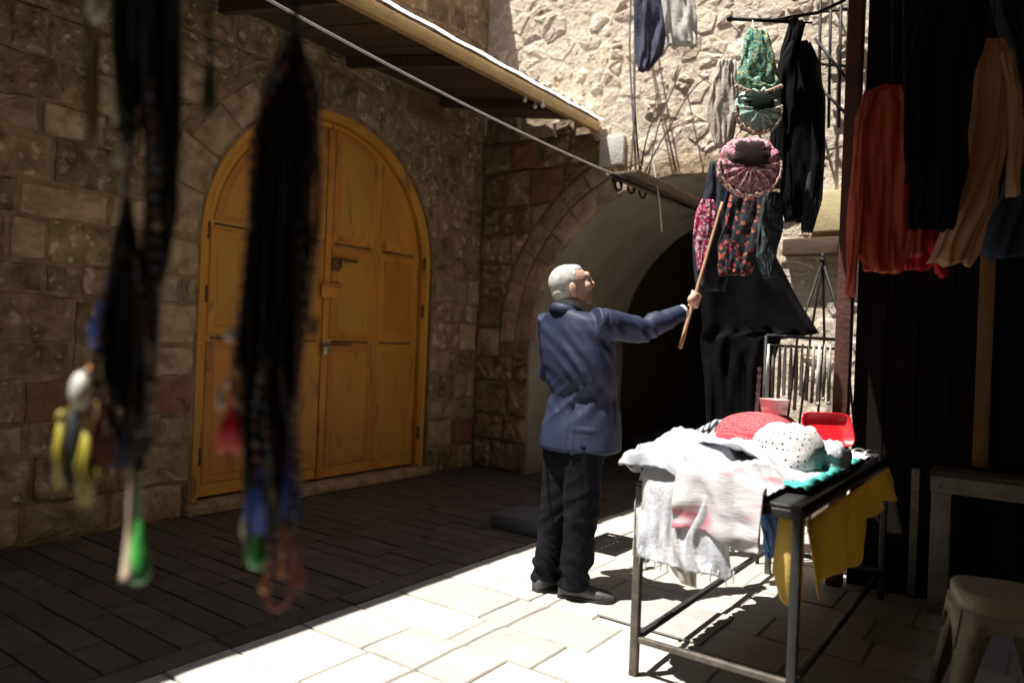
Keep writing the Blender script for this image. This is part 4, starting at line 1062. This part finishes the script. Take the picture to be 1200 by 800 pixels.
def chain(mb, pts, rads, n=14):
    """rounded limb through M_ points"""
    P = [M_(*p) for p in pts]
    mb.tube(P, rads, n)
    for p, r in zip(P, rads):
        rr = r if not hasattr(r, '__len__') else min(r); mb.ball(p, rr*.99, 12, 8)
def bodyring(u, v, z, lat, dep, n=36, e=2.4):
    f = R0*math.cos(BF)+F0*math.sin(BF); r = R0*math.sin(BF)-F0*math.cos(BF); c = M_(u, v, z); out = []; lat *= .95; dep *= .95
    for k in range(n):
        t = 2*math.pi*k/n; c_, s_ = math.cos(t), math.sin(t); q = (abs(c_)**e+abs(s_)**e)**(-1/e)
        out.append(c + r*(lat*c_*q) + f*(dep*s_*q))
    return out
# head, neck, arms and hands: one continuous skin
sk = MB()
hd = math.radians(8); hf = R0*math.cos(hd)+F0*math.sin(hd); hl = R0*math.sin(hd)-F0*math.cos(hd)   # head forward, head right (towards camera)
tilt = math.radians(15); hfw = hf*math.cos(tilt)+U0*math.sin(tilt); hup = U0*math.cos(tilt)-hf*math.sin(tilt)
HC = M_(-.012, 0, 1.595)
def Hh(f, s, u): return HC + hfw*f + hl*s + hup*u
HM = Matrix((hfw, hl, hup)).transposed()
def hb_(f, s, u, r): sk.ball(Hh(f, s, u), r, 20, 14, rot=HM)
hb_(-.012, 0, .030, (.098, .076, .086))       # skull
hb_(.030, 0, -.005, (.066, .062, .082))       # face
hb_(.042, 0, -.058, (.046, .045, .042))       # jaw
hb_(.066, 0, -.086, (.022, .024, .018))       # chin
hb_(.078, 0, .048, (.022, .045, .018))        # brow
hb_(.090, 0, .012, (.018, .013, .034))        # nose bridge
hb_(.101, 0, -.006, (.019, .015, .017))       # nose tip
hb_(.086, .014, -.014, (.012, .010, .009)); hb_(.086, -.014, -.014, (.012, .010, .009))
hb_(.082, 0, -.042, (.014, .024, .007)); hb_(.080, 0, -.056, (.014, .022, .008))     # lips
for s in (-1, 1):
    hb_(.060, s*.040, -.012, (.026, .022, .026))  # cheek
    hb_(-.022, s*.083, -.012, (.021, .010, .035)) # ear
    hb_(-.016, s*.082, -.040, (.011, .009, .013))
sk.tube([M_(-.055, 0, 1.40), M_(-.045, 0, 1.48), M_(-.028, 0, 1.56)], [.066, .058, .056], 18)
sk.loft([bodyring(0, 0, 1.43, .10, .06), bodyring(.0, 0, 1.40, .16, .09), bodyring(.02, 0, 1.2, .17, .10), bodyring(.04, .01, 1.0, .15, .10), bodyring(.04, .01, .86, .16, .11)])
SHR, ELR, WRR = (.125, -.12, 1.405), (.355, -.03, 1.385), (.575, .055, 1.492)
SHL, ELL, WRL = (-.105, .14, 1.40), (-.10, .25, 1.13), (.10, .33, 1.02)
chain(sk, [SHR, ELR, WRR], [.048, .038, .028]); chain(sk, [SHL, ELL, WRL], [.048, .038, .028])
# right hand closed round the stick
ST0, ST1 = (.580, .10, 1.300), (.812, .235, 2.115)      # stick ends
sd = (Vector(ST1)-Vector(ST0)).normalized()
GP = Vector(ST0)+ (Vector(ST1)-Vector(ST0))*.318         # grip point
hdx = (GP-Vector(WRR)); 
def L3(v): return M_(v.x, v.y, v.z)
fdir = (GP-Vector(WRR)); fdir = (fdir-sd*fdir.dot(sd)).normalized()       # from wrist towards stick, across it
side = sd.cross(fdir).normalized()
if side.y > 0: side = -side                                              # towards the camera
pw_ = Vector(WRR)
# palm: stretches along the stick
def flatball(c, r, A):
    Mx = Matrix(A).transposed(); sk.ball(L3(c), r, 16, 10, rot=Mx)
loc2w = lambda d: R0*d.x+F0*d.y+U0*d.z
palm_c = GP - fdir*.030 + side*.012
flatball(palm_c, (.030, .042, .020), [loc2w(fdir), loc2w(sd), loc2w(side)])
flatball(palm_c-fdir*.022-sd*.012, (.028, .03, .022), [loc2w(fdir), loc2w(sd), loc2w(side)])
for i, (o_, ln) in enumerate(((.034, .95), (.013, 1.05), (-.008, 1.0), (-.028, .82))):
    b0 = GP + sd*o_ - fdir*.016 + side*.020
    pts = [b0, GP+sd*o_+fdir*.012*ln+side*.024, GP+sd*(o_-.002)+fdir*.026*ln+side*.006, GP+sd*(o_-.003)+fdir*.018*ln-side*.014, GP+sd*(o_-.003)-fdir*.004-side*.018]
    chain(sk, [tuple(p) for p in pts], [.0098, .0096, .009, .0085, .0078], 10)
tb = [palm_c+sd*.022-side*.006-fdir*.012, GP+sd*.046-fdir*.010-side*.014, GP+sd*.052+fdir*.010-side*.014, GP+sd*.050+fdir*.026-side*.004]
chain(sk, [tuple(p) for p in tb], [.014, .0115, .0105, .0088], 10)
# left hand relaxed in front
wl_ = Vector(WRL); fd = Vector((.75, .35, -.35)).normalized(); sdl = Vector((0, 0, 1))-fd*fd.z; sdl.normalize(); sl = fd.cross(sdl)
flatball(wl_+fd*.05, (.045, .04, .016), [loc2w(fd), loc2w(sdl), loc2w(sl)])
for o_, ln in ((.030, .9), (.010, 1.0), (-.010, .95), (-.029, .75)):
    b0 = wl_+fd*.085+sdl*o_
    chain(sk, [tuple(b0), tuple(b0+fd*.036*ln-sl*.004), tuple(b0+fd*.058*ln-sl*.018), tuple(b0+fd*.066*ln-sl*.036)], [.0095, .009, .0085, .0078], 10)
chain(sk, [tuple(wl_+fd*.02+sdl*.028), tuple(wl_+fd*.05+sdl*.058-sl*.012), tuple(wl_+fd*.08+sdl*.062-sl*.022)], [.013, .011, .0088], 10)
def facedisp(p, n):
    d = p-HC; f, s, u = d.dot(hfw), d.dot(hl), d.dot(hup); r = 0
    for sg in (-1, 1):
        r -= .011*math.exp(-(((f-.082)/.022)**2+((s-sg*.033)/.015)**2+((u-.024)/.010)**2))      # eye sockets
    r -= .004*math.exp(-(((f-.088)/.02)**2+(s/.022)**2+((u+.049)/.004)**2))                    # mouth line
    r -= .003*math.exp(-(((f-.06)/.03)**2+((abs(s)-.036)/.008)**2+((u+.035)/.02)**2))          # cheek fold
    return r
body = remesh(sk, 'body', SKIN, .0042, 4, man, facedisp)
ey = MB()
for s in (-1, 1): ey.ball(Hh(.071, s*.032, .023), (.0115, .0115, .0115), 14, 10, rot=HM)
ey.build('eyes', mat('eye', (.5, .48, .45), (.05, .03, .02), 60, .2), man, True, origin=HC)
# hair: cropped, thin at the temples
hr = MB()
hr.ball(Hh(-.028, 0, .036), (.096, .0795, .088), 24, 18, rot=HM); hr.ball(Hh(-.058, 0, -.012), (.062, .068, .06), 20, 14, rot=HM)
hr.ball(Hh(.006, 0, .082), (.060, .056, .036), 18, 12, rot=HM)
hair = remesh(hr, 'hair', HAIR, .005, 3, man, lambda p, n: .0012*noise.noise(Vector((p.x*120, p.y*120, p.z*50))))
# moustache and brow
mo = MB(); mo.ball(Hh(.086, 0, -.031), (.010, .022, .005), 14, 8, rot=HM); 
for s in (-1, 1): mo.ball(Hh(.082, s*.030, .044), (.008, .018, .004), 12, 8, rot=HM)
mo.build('moustache_and_brows', HAIR, man, True, origin=HC)

# jacket
jk = MB()
jk.loft([bodyring(-.045, 0, 1.505, .060, .062), bodyring(-.04, 0, 1.475, .085, .075), bodyring(-.02, 0, 1.45, .155, .095), bodyring(.0, 0, 1.425, .195, .112), bodyring(.01, 0, 1.37, .215, .13), bodyring(.025, 0, 1.27, .22, .148),
         bodyring(.05, .0, 1.16, .205, .158), bodyring(.062, .005, 1.03, .190, .152), bodyring(.062, .01, .95, .215, .17), bodyring(.06, .01, .85, .226, .178), bodyring(.056, .01, .765, .232, .186), bodyring(.055, .01, .752, .22, .175)])
def sleeve(S, E_, W, k=1.):
    S, E_, W = Vector(S), Vector(E_), Vector(W); pts = []; rs = []
    for t, r in ((-.15, .085), (.1, .082), (.35, .072), (.6, .066), (.85, .064), (1, .064)): pts.append(S.lerp(E_, t)); rs.append(r*k)
    for t, r in ((.15, .062), (.4, .056), (.7, .050), (.93, .046), (.99, .045)): pts.append(E_.lerp(W, t)); rs.append(r*k)
    jk.tube([L3(p) for p in pts], rs, 20)
sleeve(SHR, ELR, WRR); sleeve(SHL, ELL, WRL)
S_, E2, W2 = Vector(SHR), Vector(ELR), Vector(WRR)
def ridge(p): return .5-abs(noise.noise(p))*1.6
def suit(p, n):
    q = p-foot; u, v, z = q.dot(R0), q.dot(F0), q.z
    r = .0035*noise.noise(Vector((u*9, v*9, z*7)))
    lp = Vector((u, v, z))
    # diagonal drag lines from the raised shoulder down the back
    if u < .22:
        a = z*1.0+u*1.25
        w = math.exp(-((z-1.20)/.20)**2)
        r += .013*w*ridge(Vector((a*7.5, u*3.2+z*2, v*3.2+1.7)))+.011*w*noise.noise(Vector((a*17, u*5, v*5+2)))
        wl2 = math.exp(-((z-1.00)/.11)**2); a2 = z*1.0-u*1.1
        r += .018*wl2*ridge(Vector((a2*9, u*2.4, v*2.4+7.7)))-.012*wl2
        r += .010*math.exp(-((z-.85)/.12)**2)*math.sin(u*30+v*22+2*noise.noise(Vector((u*5, v*5, z*4))))*.6
    # sleeve rings
    ab = (E2-S_); t = (lp-S_).dot(ab)/ab.length_squared
    dist = ((lp-S_)-ab*max(-.2, min(1.2, t))).length
    if u > .14 and z > 1.25 and dist < .13:
        r += .017*ridge(Vector((u*13+z*11, z*5, v*5+3)))*(1-.5*max(0, min(1, (u-.4)/.15)))
        if u > .5: r += .002
    # vent at the back, side-of-hem seam
    vent = (u*math.cos(BF)+v*math.sin(BF)); lat = u*math.sin(BF)-v*math.cos(BF)
    if z < 1.0 and vent < .02: r -= .010*math.exp(-((lat-.085)/.008)**2)-.006*math.exp(-((lat-.105)/.012)**2)
    r -= .004*math.exp(-((lat+.0)/.005)**2)*(1 if vent < 0 else 0)
    if vent < .05 and .86 < z < .885: r += .004*math.exp(-((abs(lat)-.16)/.05)**4)
    # shoulder seam
    r -= .005*math.exp(-(((lp-S_).dot(ab.normalized())-.0)/.008)**2)*(1 if (dist < .14 and z > 1.3) else 0)
    return r
jacket = remesh(jk, 'jacket', SUIT, .0075, 5, man, suit)
# collar, lapel edge, shirt collar
cl = MB(); rg = []
for k in range(25):
    t = -2.6+5.2*k/24; d = -hf*math.cos(t)*.066+hl*math.sin(t)*.066*1.0
    c = M_(-.042, 0, 1.490)+d; o_ = d.normalized()
    dr = .03*(1-math.cos(t))*.5
    rg.append([c+o_*.004+U0*(.022-dr), c+o_*.010+U0*(.02-dr), c+o_*.026-U0*(.022+dr), c+o_*.014-U0*(.026+dr), c+U0*(-.02-dr)])
cl.loft(rg); cl.build('collar', SUIT, man, True, origin=M_(0, 0, 1.49))
sh = MB(); rg = []
for k in range(29):
    t = 2*math.pi*k/28; d = -hf*math.cos(t)*.062+hl*math.sin(t)*.060; c = M_(-.04, 0, 1.50)+d
    rg.append([c+U0*.03, c+d.normalized()*.006+U0*.028, c+d.normalized()*.008-U0*.03, c-U0*.03])
sh.loft(rg); sh.build('shirt_collar', SHIRT, man, True, origin=M_(0, 0, 1.5))
cf = MB(); w1 = E2.lerp(W2, .96); w2 = E2.lerp(W2, 1.05); cf.tube([L3(w1), L3(w2)], [.039, .037], 20); cf.build('cuff', SHIRT, man, True, origin=L3(w2))
# trousers
tr = MB()
tr.loft([bodyring(.05, .01, .92, .165, .13), bodyring(.035, .01, .80, .175, .135), bodyring(.025, .01, .70, .17, .125), bodyring(.02, .01, .64, .15, .11)])
LGR = [(.065, -.075, .80), (.068, -.075, .62), (.075, -.07, .42), (.062, -.065, .24), (.048, -.06, .11), (.045, -.06, .055)]
LGL = [(-.03, .075, .80), (-.035, .07, .62), (-.05, .06, .42), (-.075, .055, .24), (-.088, .055, .11), (-.09, .055, .055)]
for lg in (LGR, LGL):
    tr.tube([M_(*p) for p in lg], [(.105, .115), (.098, .108), (.084, .094), (.078, .086), (.078, .088), (.078, .09)], 22)
def trou(p, n):
    q = p-foot; u, v, z = q.dot(R0), q.dot(F0), q.z
    r = .008*noise.noise(Vector((u*7, v*7, z*6)))
    low = math.exp(-((z-.12)/.12)**2)
    r += .022*low*ridge(Vector((u*5+2, v*5, z*17+u*9)))
    r += .010*noise.noise(Vector((u*22+z*6, v*22, z*2.5)))
    r += .016*math.exp(-((z-.42)/.16)**2)*ridge(Vector((u*4, v*4, z*13-u*10)))
    return r
remesh(tr, 'trousers', TROU, .0085, 5, man, trou)
# shoes
def shoe(u, v, ang, L=.29):
    f = R0*math.cos(ang)+F0*math.sin(ang); s = R0*math.sin(ang)-F0*math.cos(ang); o0 = M_(u, v, 0); mb = MB(); rings = []
    for t, w, h, in ((-.30, .018, .030), (-.29, .030, .060), (-.22, .037, .088), (-.1, .040, .095), (.05, .040, .082), (.25, .045, .066), (.42, .050, .056), (.56, .046, .048), (.65, .034, .038), (.70, .014, .026)):
        c = o0+f*(t*L); ring = []
        for k in range(20):
            a = 2*math.pi*k/20; y = math.cos(a); zz = math.sin(a)
            ring.append(c+s*(w*math.copysign(abs(y)**.8, y))+U0*(.006+max(0, h*(.5+.5*math.copysign(abs(zz)**.75, zz)))))
        rings.append(ring)
    mb.loft(rings); o = mb.build('shoe', SHOE, man, True, origin=o0)
    sl_ = MB(); out = []
    for t, w in ((-.31, .022), (-.25, .036), (-.1, .041), (.05, .042), (.25, .048), (.42, .053), (.56, .049), (.66, .036), (.715, .012)):
        out.append((t, w))
    pl = [o0+f*(t*L)+s*w for t, w in out]+[o0+f*(t*L)-s*w for t, w in out[::-1]]
    n = len(pl); sl_.add([p+U0*.0 for p in pl]+[p+U0*.018 for p in pl], [tuple(range(n))[::-1], tuple(range(n, 2*n))]+[(i, (i+1) % n, n+(i+1) % n, n+i) for i in range(n)])
    sl_.build('sole', mat('rubber', (.03, .03, .03), None, 10, .8), o, False, origin=o0)
shoe(.055, -.07, math.radians(-12)); shoe(-.085, .055, math.radians(42), .28)
# the stick
mb = MB(); a = L3(Vector(ST0)); b_ = L3(Vector(ST1)); n = 14
mb.tube([a.lerp(b_, i/n)+Vector((noise.noise(Vector((i*.7, 0, 0)))*.004, 0, 0)) for i in range(n+1)], [.0115-.003*i/n for i in range(n+1)], 10)
tag(mb.build('wooden_stick', mat('pale_wood', (.42, .24, .13), (.30, .155, .08), 8, .6, .3, 40, stretch=(6, 6, 1)), None, True, origin=a), 'long pale wooden stick held up to the pink bag', 'stick')

# ------------------------------------------------------------------ souvenirs dangling in front, out of focus
FZ = 1.12
BEADB = mat('black_beads', (.012, .011, .012), None, 20, .4)
BROWNB = mat('brown_beads', (.06, .03, .02), None, 20, .5)
hook = MB(); 
def strand(name, pts, rad, m, label, cat='necklace', group=None, beads=0, bm=None, Z=FZ, n=7, tilt=0.):
    P = [PD(x, y, Z+random.uniform(-.015, .015)+tilt) for x, y in pts]
    # smooth path
    Q = []
    for i in range(len(P)-1):
        p0 = P[max(i-1, 0)]; p1 = P[i]; p2 = P[i+1]; p3 = P[min(i+2, len(P)-1)]
        for k in range(6):
            t = k/6; Q.append(.5*((2*p1)+(p2-p0)*t+(2*p0-5*p1+4*p2-p3)*t*t+(3*p1-p0-3*p2+p3)*t*t*t))
    Q.append(P[-1]); mb = MB()
    mb.tube(Q, rad, n)
    if beads:
        acc = 0
        for i in range(len(Q)-1):
            acc += (Q[i+1]-Q[i]).length
            if acc > beads*1.7: mb.ball(Q[i+1], beads, 8, 6); acc = 0
    o = mb.build(name, m, None, True, origin=P[0]); return tag(o, label, cat, group)
GR = 'black necklaces bunched on the hook before the door'
R_ = random.Random(5)
for i in range(32):
    t = i/31; top = (346+R_.uniform(-4, 4), 40+R_.uniform(-6, 6)); xo = 306+62*t+R_.uniform(-4, 4)
    xm = 292+66*t+R_.uniform(-5, 5); xl = 282+62*t+R_.uniform(-6, 6); ye = R_.choice([430, 450, 470, 520, 560, 600, 640])+R_.uniform(-15, 15)
    xe = 292+46*t+R_.uniform(-8, 8)
    pts = [top, (xo*.5+top[0]*.5, 72), (xo, 120+8*abs(t-.5)), (xo*.4+xm*.6, 230), (xm, 330), (xl, 420)]
    if ye > 470: pts += [(xe*.5+xl*.5, 480)]
    pts += [(xe, ye)]
    if pts[-1][1] < pts[-2][1]+15: pts[-1] = (xe, pts[-2][1]+25)
    strand('bead_necklace', pts, .0050, BEADB, 'black bead necklace in the dark bunch hanging before the arched door', 'necklace', GR, beads=(R_.uniform(.0045, .0072) if i % 3 else 0))
strand('bead_necklace', [(348, 60), (366, 130), (372, 230), (360, 330), (366, 390), (372, 372)], .003, BROWNB, 'thin brown cord necklace trailing beside the black bunch', 'necklace', beads=.005)
strand('bead_necklace', [(346, 50), (360, 150), (356, 260), (352, 380), (340, 440)], .003, BROWNB, 'brown bead necklace curving along the black bunch edge', 'necklace', beads=.006)
def charm(name, px, py, r, m, label, cat, Z=FZ, cord=None, shape='ball', group=None):
    c = PD(px, py, Z); mb = MB(); k = Z/FPX
    if shape == 'ball': mb.ball(c, (r[0]*k, r[0]*k*.6, r[1]*k), 14, 10)
    elif shape == 'drop':
        prof = [(.05, 1), (.25, .8), (.45, .45), (.75, 0), (.98, -.45), (.9, -.75), (.5, -.97), (.05, -1)]
        mb.loft([[c+R0*(r[0]*k*a*math.cos(2*math.pi*q/18))+F0*(r[0]*k*.5*a*math.sin(2*math.pi*q/18))+U0*(r[1]*k*z) for q in range(18)] for a, z in prof])
    elif shape == 'tassel':
        for i in range(20):
            x = (i/19-.5)*2; mb.tube([c+U0*(r[1]*k), c+R0*(x*r[0]*k*.8)+F0*R_.uniform(-.010, .010), c+R0*(x*r[0]*k*1.05)-U0*(r[1]*k*R_.uniform(.8, 1.05))], [.004, .0045, .003], 6)
        mb.ball(c+U0*(r[1]*k), (.007, .007, .01), 10, 8)
    elif shape == 'bar':
        mb.tube([c+U0*r[1]*k, c+U0*r[1]*k*.3, c-U0*r[1]*k*.6, c-U0*r[1]*k], [(r[0]*k*.5, .004), (r[0]*k, .006), (r[0]*k, .006), (r[0]*k*.5, .003)], 12, flat=R0)
    if cord: 
        mb.tube([PD(cord[0], cord[1], Z), c+U0*(r[1]*k*.9)], .0022, 6)
    return tag(mb.build(name, m, None, True, origin=c), label, cat, group)
SHELL = mat('shell_white', (.7, .68, .6), (.42, .42, .34), 40, .3); REDB = mat('red_bead', (.8, .03, .05), None, 20, .3); BLUB = mat('blue_bead', (.06, .13, .75), (.2, .3, .85), 20, .3)
GRNB = mat('green_glass', (.12, .6, .14), (.06, .4, .09), 20, .2); YELB = mat('yellow_bead', (.42, .35, .045), (.3, .24, .04), 20, .35); ORB = mat('orange_bead', (.8, .3, .06), None, 20, .35); TAN = mat('tan_ribbon', (.5, .40, .29), (.38, .29, .2), 12, .8); DRB = mat('dark_red_bead', (.45, .04, .03), None, 20, .35)
DGR = mat('dark_bundle', (.02, .022, .025), (.012, .013, .014), 10, .85, .4, 40)
charm('charm', 270, 393, (10, 7), SHELL, 'small white shell charm on the black necklace bunch', 'charm', cord=(300, 380))
charm('charm', 258, 468, (7, 12), SHELL, 'white shell charm above the red tassel', 'charm', cord=(296, 420))
charm('tassel', 274, 500, (16, 30), REDB, 'bright red tassel hanging from the black bunch', 'tassel', shape='tassel', cord=(300, 430))
charm('charm', 287, 530, (6, 8), SHELL, 'white bead at the tip of the red tassel', 'charm', cord=(282, 500))
charm('charm', 305, 457, (7, 9), ORB, 'orange bead at the knot of the black bunch', 'charm', cord=(318, 430))
charm('tassel', 303, 590, (14, 36), BLUB, 'blue tassel hanging low on the black bunch', 'tassel', shape='tassel', cord=(312, 520))
charm('tassel', 342, 570, (9, 40), mat('deep_blue', (.04, .07, .42), None, 10, .6), 'deep blue tassel on the door side of the black bunch', 'tassel', shape='tassel', cord=(335, 500))
charm('charm', 286, 618, (6, 12), SHELL, 'pale shell charm beside the blue tassel', 'charm', cord=(296, 560))
charm('charm', 301, 642, (12, 24), GRNB, 'bright green glass drop below the blue tassel', 'charm', shape='drop', cord=(304, 600))
charm('charm', 310, 688, (9, 6), ORB, 'orange bead beside the red bead loop', 'charm', cord=(318, 640))
charm('charm', 330, 668, (6, 8), ORB, 'orange bead over the red bead loop', 'charm', cord=(330, 620))
strand('bead_loop', [(325, 610), (316, 660), (312, 695), (322, 713), (338, 700), (342, 660), (334, 610)], .0022, DRB, 'dark red bead loop lowest on the black bunch', 'bracelet', beads=.0048)
strand('bead_loop', [(338, 610), (352, 660), (352, 690), (344, 676), (338, 640)], .0022, DRB, 'short dark red bead loop on the door side of the black bunch', 'bracelet', beads=.0045)
# left-hand cluster
GL = 'dark ribbons and cords hanging beside the black pouch'
for i in range(9):
    t = i/8; x = 188+20*t
    strand('ribbon', [(x, -40), (x+R_.uniform(-3, 3), 80), (x-1, 180), (x-4+R_.uniform(-4, 4), 250), (x-10, 300+R_.uniform(-30, 60))], .0055, DGR, 'dark ribbon in the long cluster hanging before the bare stone wall', 'ribbon', GL)
for i in range(9):
    t = i/8; x = 136+44*t
    strand('ribbon', [(x+4, -40), (x, 30), (x+R_.uniform(-3, 3), 90), (x*.6+160*.4, 130+R_.uniform(0, 60))], .0075, mat('slate_ribbon', (.022, .026, .03), (.012, .014, .016), 10, .8), 'slate dark ribbon at the head of the souvenir cluster', 'ribbon', 'slate ribbons at the head of the cluster')
for i in range(11):
    t = i/10; x = 128+36*t
    strand('cord', [(150+R_.uniform(-4, 4), 235), (x*.5+74, 275), (x, 340), (x-4+R_.uniform(-5, 5), 420), (x-4+R_.uniform(-8, 8), 470+R_.uniform(-20, 40))], .0058, BEADB, 'black cord in the tapered bunch below the white charms', 'cord', 'tapered bunch of black cords', beads=.006)
for i in range(7):
    t = i/6; x = 160+22*t
    strand('bead_necklace', [(168+10*t, 110), (172+8*t, 230), (x+3, 330), (x, 420), (x-8, 500), (x-10, 540+R_.uniform(-20, 20))], .0030, BROWNB, 'brown bead necklace hanging beside the tapered black cords', 'necklace', 'brown bead necklaces', beads=.0055)
charm('charm', 112, 8, (15, 20), SHELL, 'pale shell charm at the top of the bamboo strip', 'charm')
charm('bamboo_strip', 110, 110, (7, 66), mat('bamboo', (.22, .14, .05), (.13, .08, .03), 10, .7), 'brown bamboo strip hanging beside the dark ribbons', 'strip', shape='bar', cord=(112, 10))
strand('cord', [(103, 20), (101, 100), (103, 178)], .003, BEADB, 'thin black cord hanging along the bamboo strip', 'cord')
charm('charm', 136, 136, (7, 9), SHELL, 'small white shell charm topmost on the slate ribbons', 'charm', cord=(140, 60))
charm('charm', 141, 178, (8, 17), SHELL, 'white shell drop charm below the small shell', 'charm', shape='drop', cord=(138, 130))
charm('charm', 143, 248, (8, 17), SHELL, 'bright white drop charm above the tapered black cords', 'charm', shape='drop', cord=(141, 190))
charm('charm', 176, 195, (7, 24), mat('dull_pink', (.3, .15, .11), None, 10, .6), 'dull pink drop charm between the dark ribbons', 'charm', shape='drop', cord=(172, 110))
charm('tassel', 117, 385, (8, 26), BLUB, 'blue tassel beside the tapered black cords', 'tassel', shape='tassel', cord=(128, 320))
charm('charm', 113, 412, (5, 7), SHELL, 'tiny white bead under the blue tassel', 'charm', cord=(117, 380))
charm('charm', 131, 424, (5, 8), BLUB, 'small blue bead on the tapered black cords', 'charm', cord=(132, 380))
charm('charm', 107, 432, (6, 8), ORB, 'small orange bead over the big pale shell', 'charm', cord=(118, 400))
charm('charm', 93, 458, (16, 22), SHELL, 'big pale shell charm over the yellow tassels', 'charm', cord=(108, 430))
charm('tassel', 70, 530, (5, 42), YELB, 'slim yellow tassel hanging at the outer side of the big shell', 'tassel', shape='tassel', cord=(90, 470))
charm('tassel', 101, 545, (7, 48), YELB, 'broad yellow tassel hanging under the big shell', 'tassel', shape='tassel', cord=(96, 470))
charm('charm', 115, 552, (5, 8), YELB, 'little yellow bead next to the broad yellow tassel', 'charm', cord=(112, 470))
charm('pendant', 84, 525, (9, 46), DGR, 'black pendant between the two yellow tassels', 'pendant', shape='bar', cord=(92, 470))
charm('tassel', 125, 500, (16, 50), mat('rust_thread', (.13, .035, .015), None, 10, .8), 'rust brown tassel hanging below the tapered black cords', 'tassel', shape='tassel', cord=(126, 440))
charm('charm', 131, 486, (6, 8), ORB, 'orange bead on the rust brown tassel', 'charm', cord=(130, 450)); charm('charm', 158, 488, (7, 9), ORB, 'orange bead on the brown necklaces', 'charm', cord=(160, 450))
charm('tassel', 152, 520, (15, 30), mat('navy_thread', (.015, .025, .06), None, 10, .8), 'navy tassel above the long tan ribbon', 'tassel', shape='tassel', cord=(160, 470))
strand('ribbon', [(160, 530), (157, 580), (154, 630), (148, 682)], .010, TAN, 'long tan ribbon hanging to the green glass drop', 'ribbon')
charm('pendant', 163, 645, (15, 40), GRNB, 'green glass teardrop pendant at the foot of the cluster', 'pendant', shape='drop', cord=(160, 540))
charm('leaf_charm', 245, 105, (8, 28), mat('dark_leaf', (.02, .05, .03), None, 10, .6), 'dark green leaf charm hanging alone beside the door arch', 'charm', shape='bar', cord=(246, -30))
strand('cord', [(150, -50), (250, -46), (350, -44), (352, -20), (347, 10), (346, 45)], .006, IRON, 'dark rail cord from which the souvenirs hang', 'cord')
# a few mixed bead strings that stray out of both bunches
MIX = mat_pattern('mixed_beads', [(.03, .02, .02), (.12, .05, .03), (.05, .03, .02), (.30, .24, .17), (.05, .06, .12), (.02, .02, .02), (.16, .03, .03), (.03, .03, .03)], 70, .4)
for k, (pts, lab) in enumerate((
    ([(350, 60), (371, 140), (374, 240), (366, 330), (352, 420), (348, 500), (352, 575)], 'mixed bead string along the door side of the black bunch'),
    ([(340, 70), (300, 150), (292, 260), (282, 370), (274, 440), (278, 470)], 'mixed bead string along the wall side of the black bunch'),
    ([(318, 420), (306, 450), (300, 490), (304, 540)], 'short mixed bead string at the knot of the black bunch'),
    ([(330, 430), (336, 480), (344, 540), (340, 620)], 'mixed bead string falling from the knot towards the red loops'),
    ([(312, 440), (316, 520), (322, 600), (318, 650)], 'mixed bead string falling through the middle of the black bunch'),
    ([(178, 90), (182, 180), (186, 280), (182, 380), (176, 450), (172, 500)], 'mixed bead string beside the brown necklaces'),
    ([(166, 120), (150, 200), (146, 250)], 'short mixed bead string behind the white drop charms'),
    ([(160, 300), (172, 380), (180, 440), (176, 480), (164, 505)], 'mixed bead string curling over the brown necklaces'),
    ([(128, 330), (118, 390), (110, 430), (118, 470), (130, 500)], 'mixed bead string curling past the big pale shell'))):
    strand('bead_string', pts, .0028, MIX, lab, 'beads', beads=.0062+.001*(k % 3), tilt=-.02)
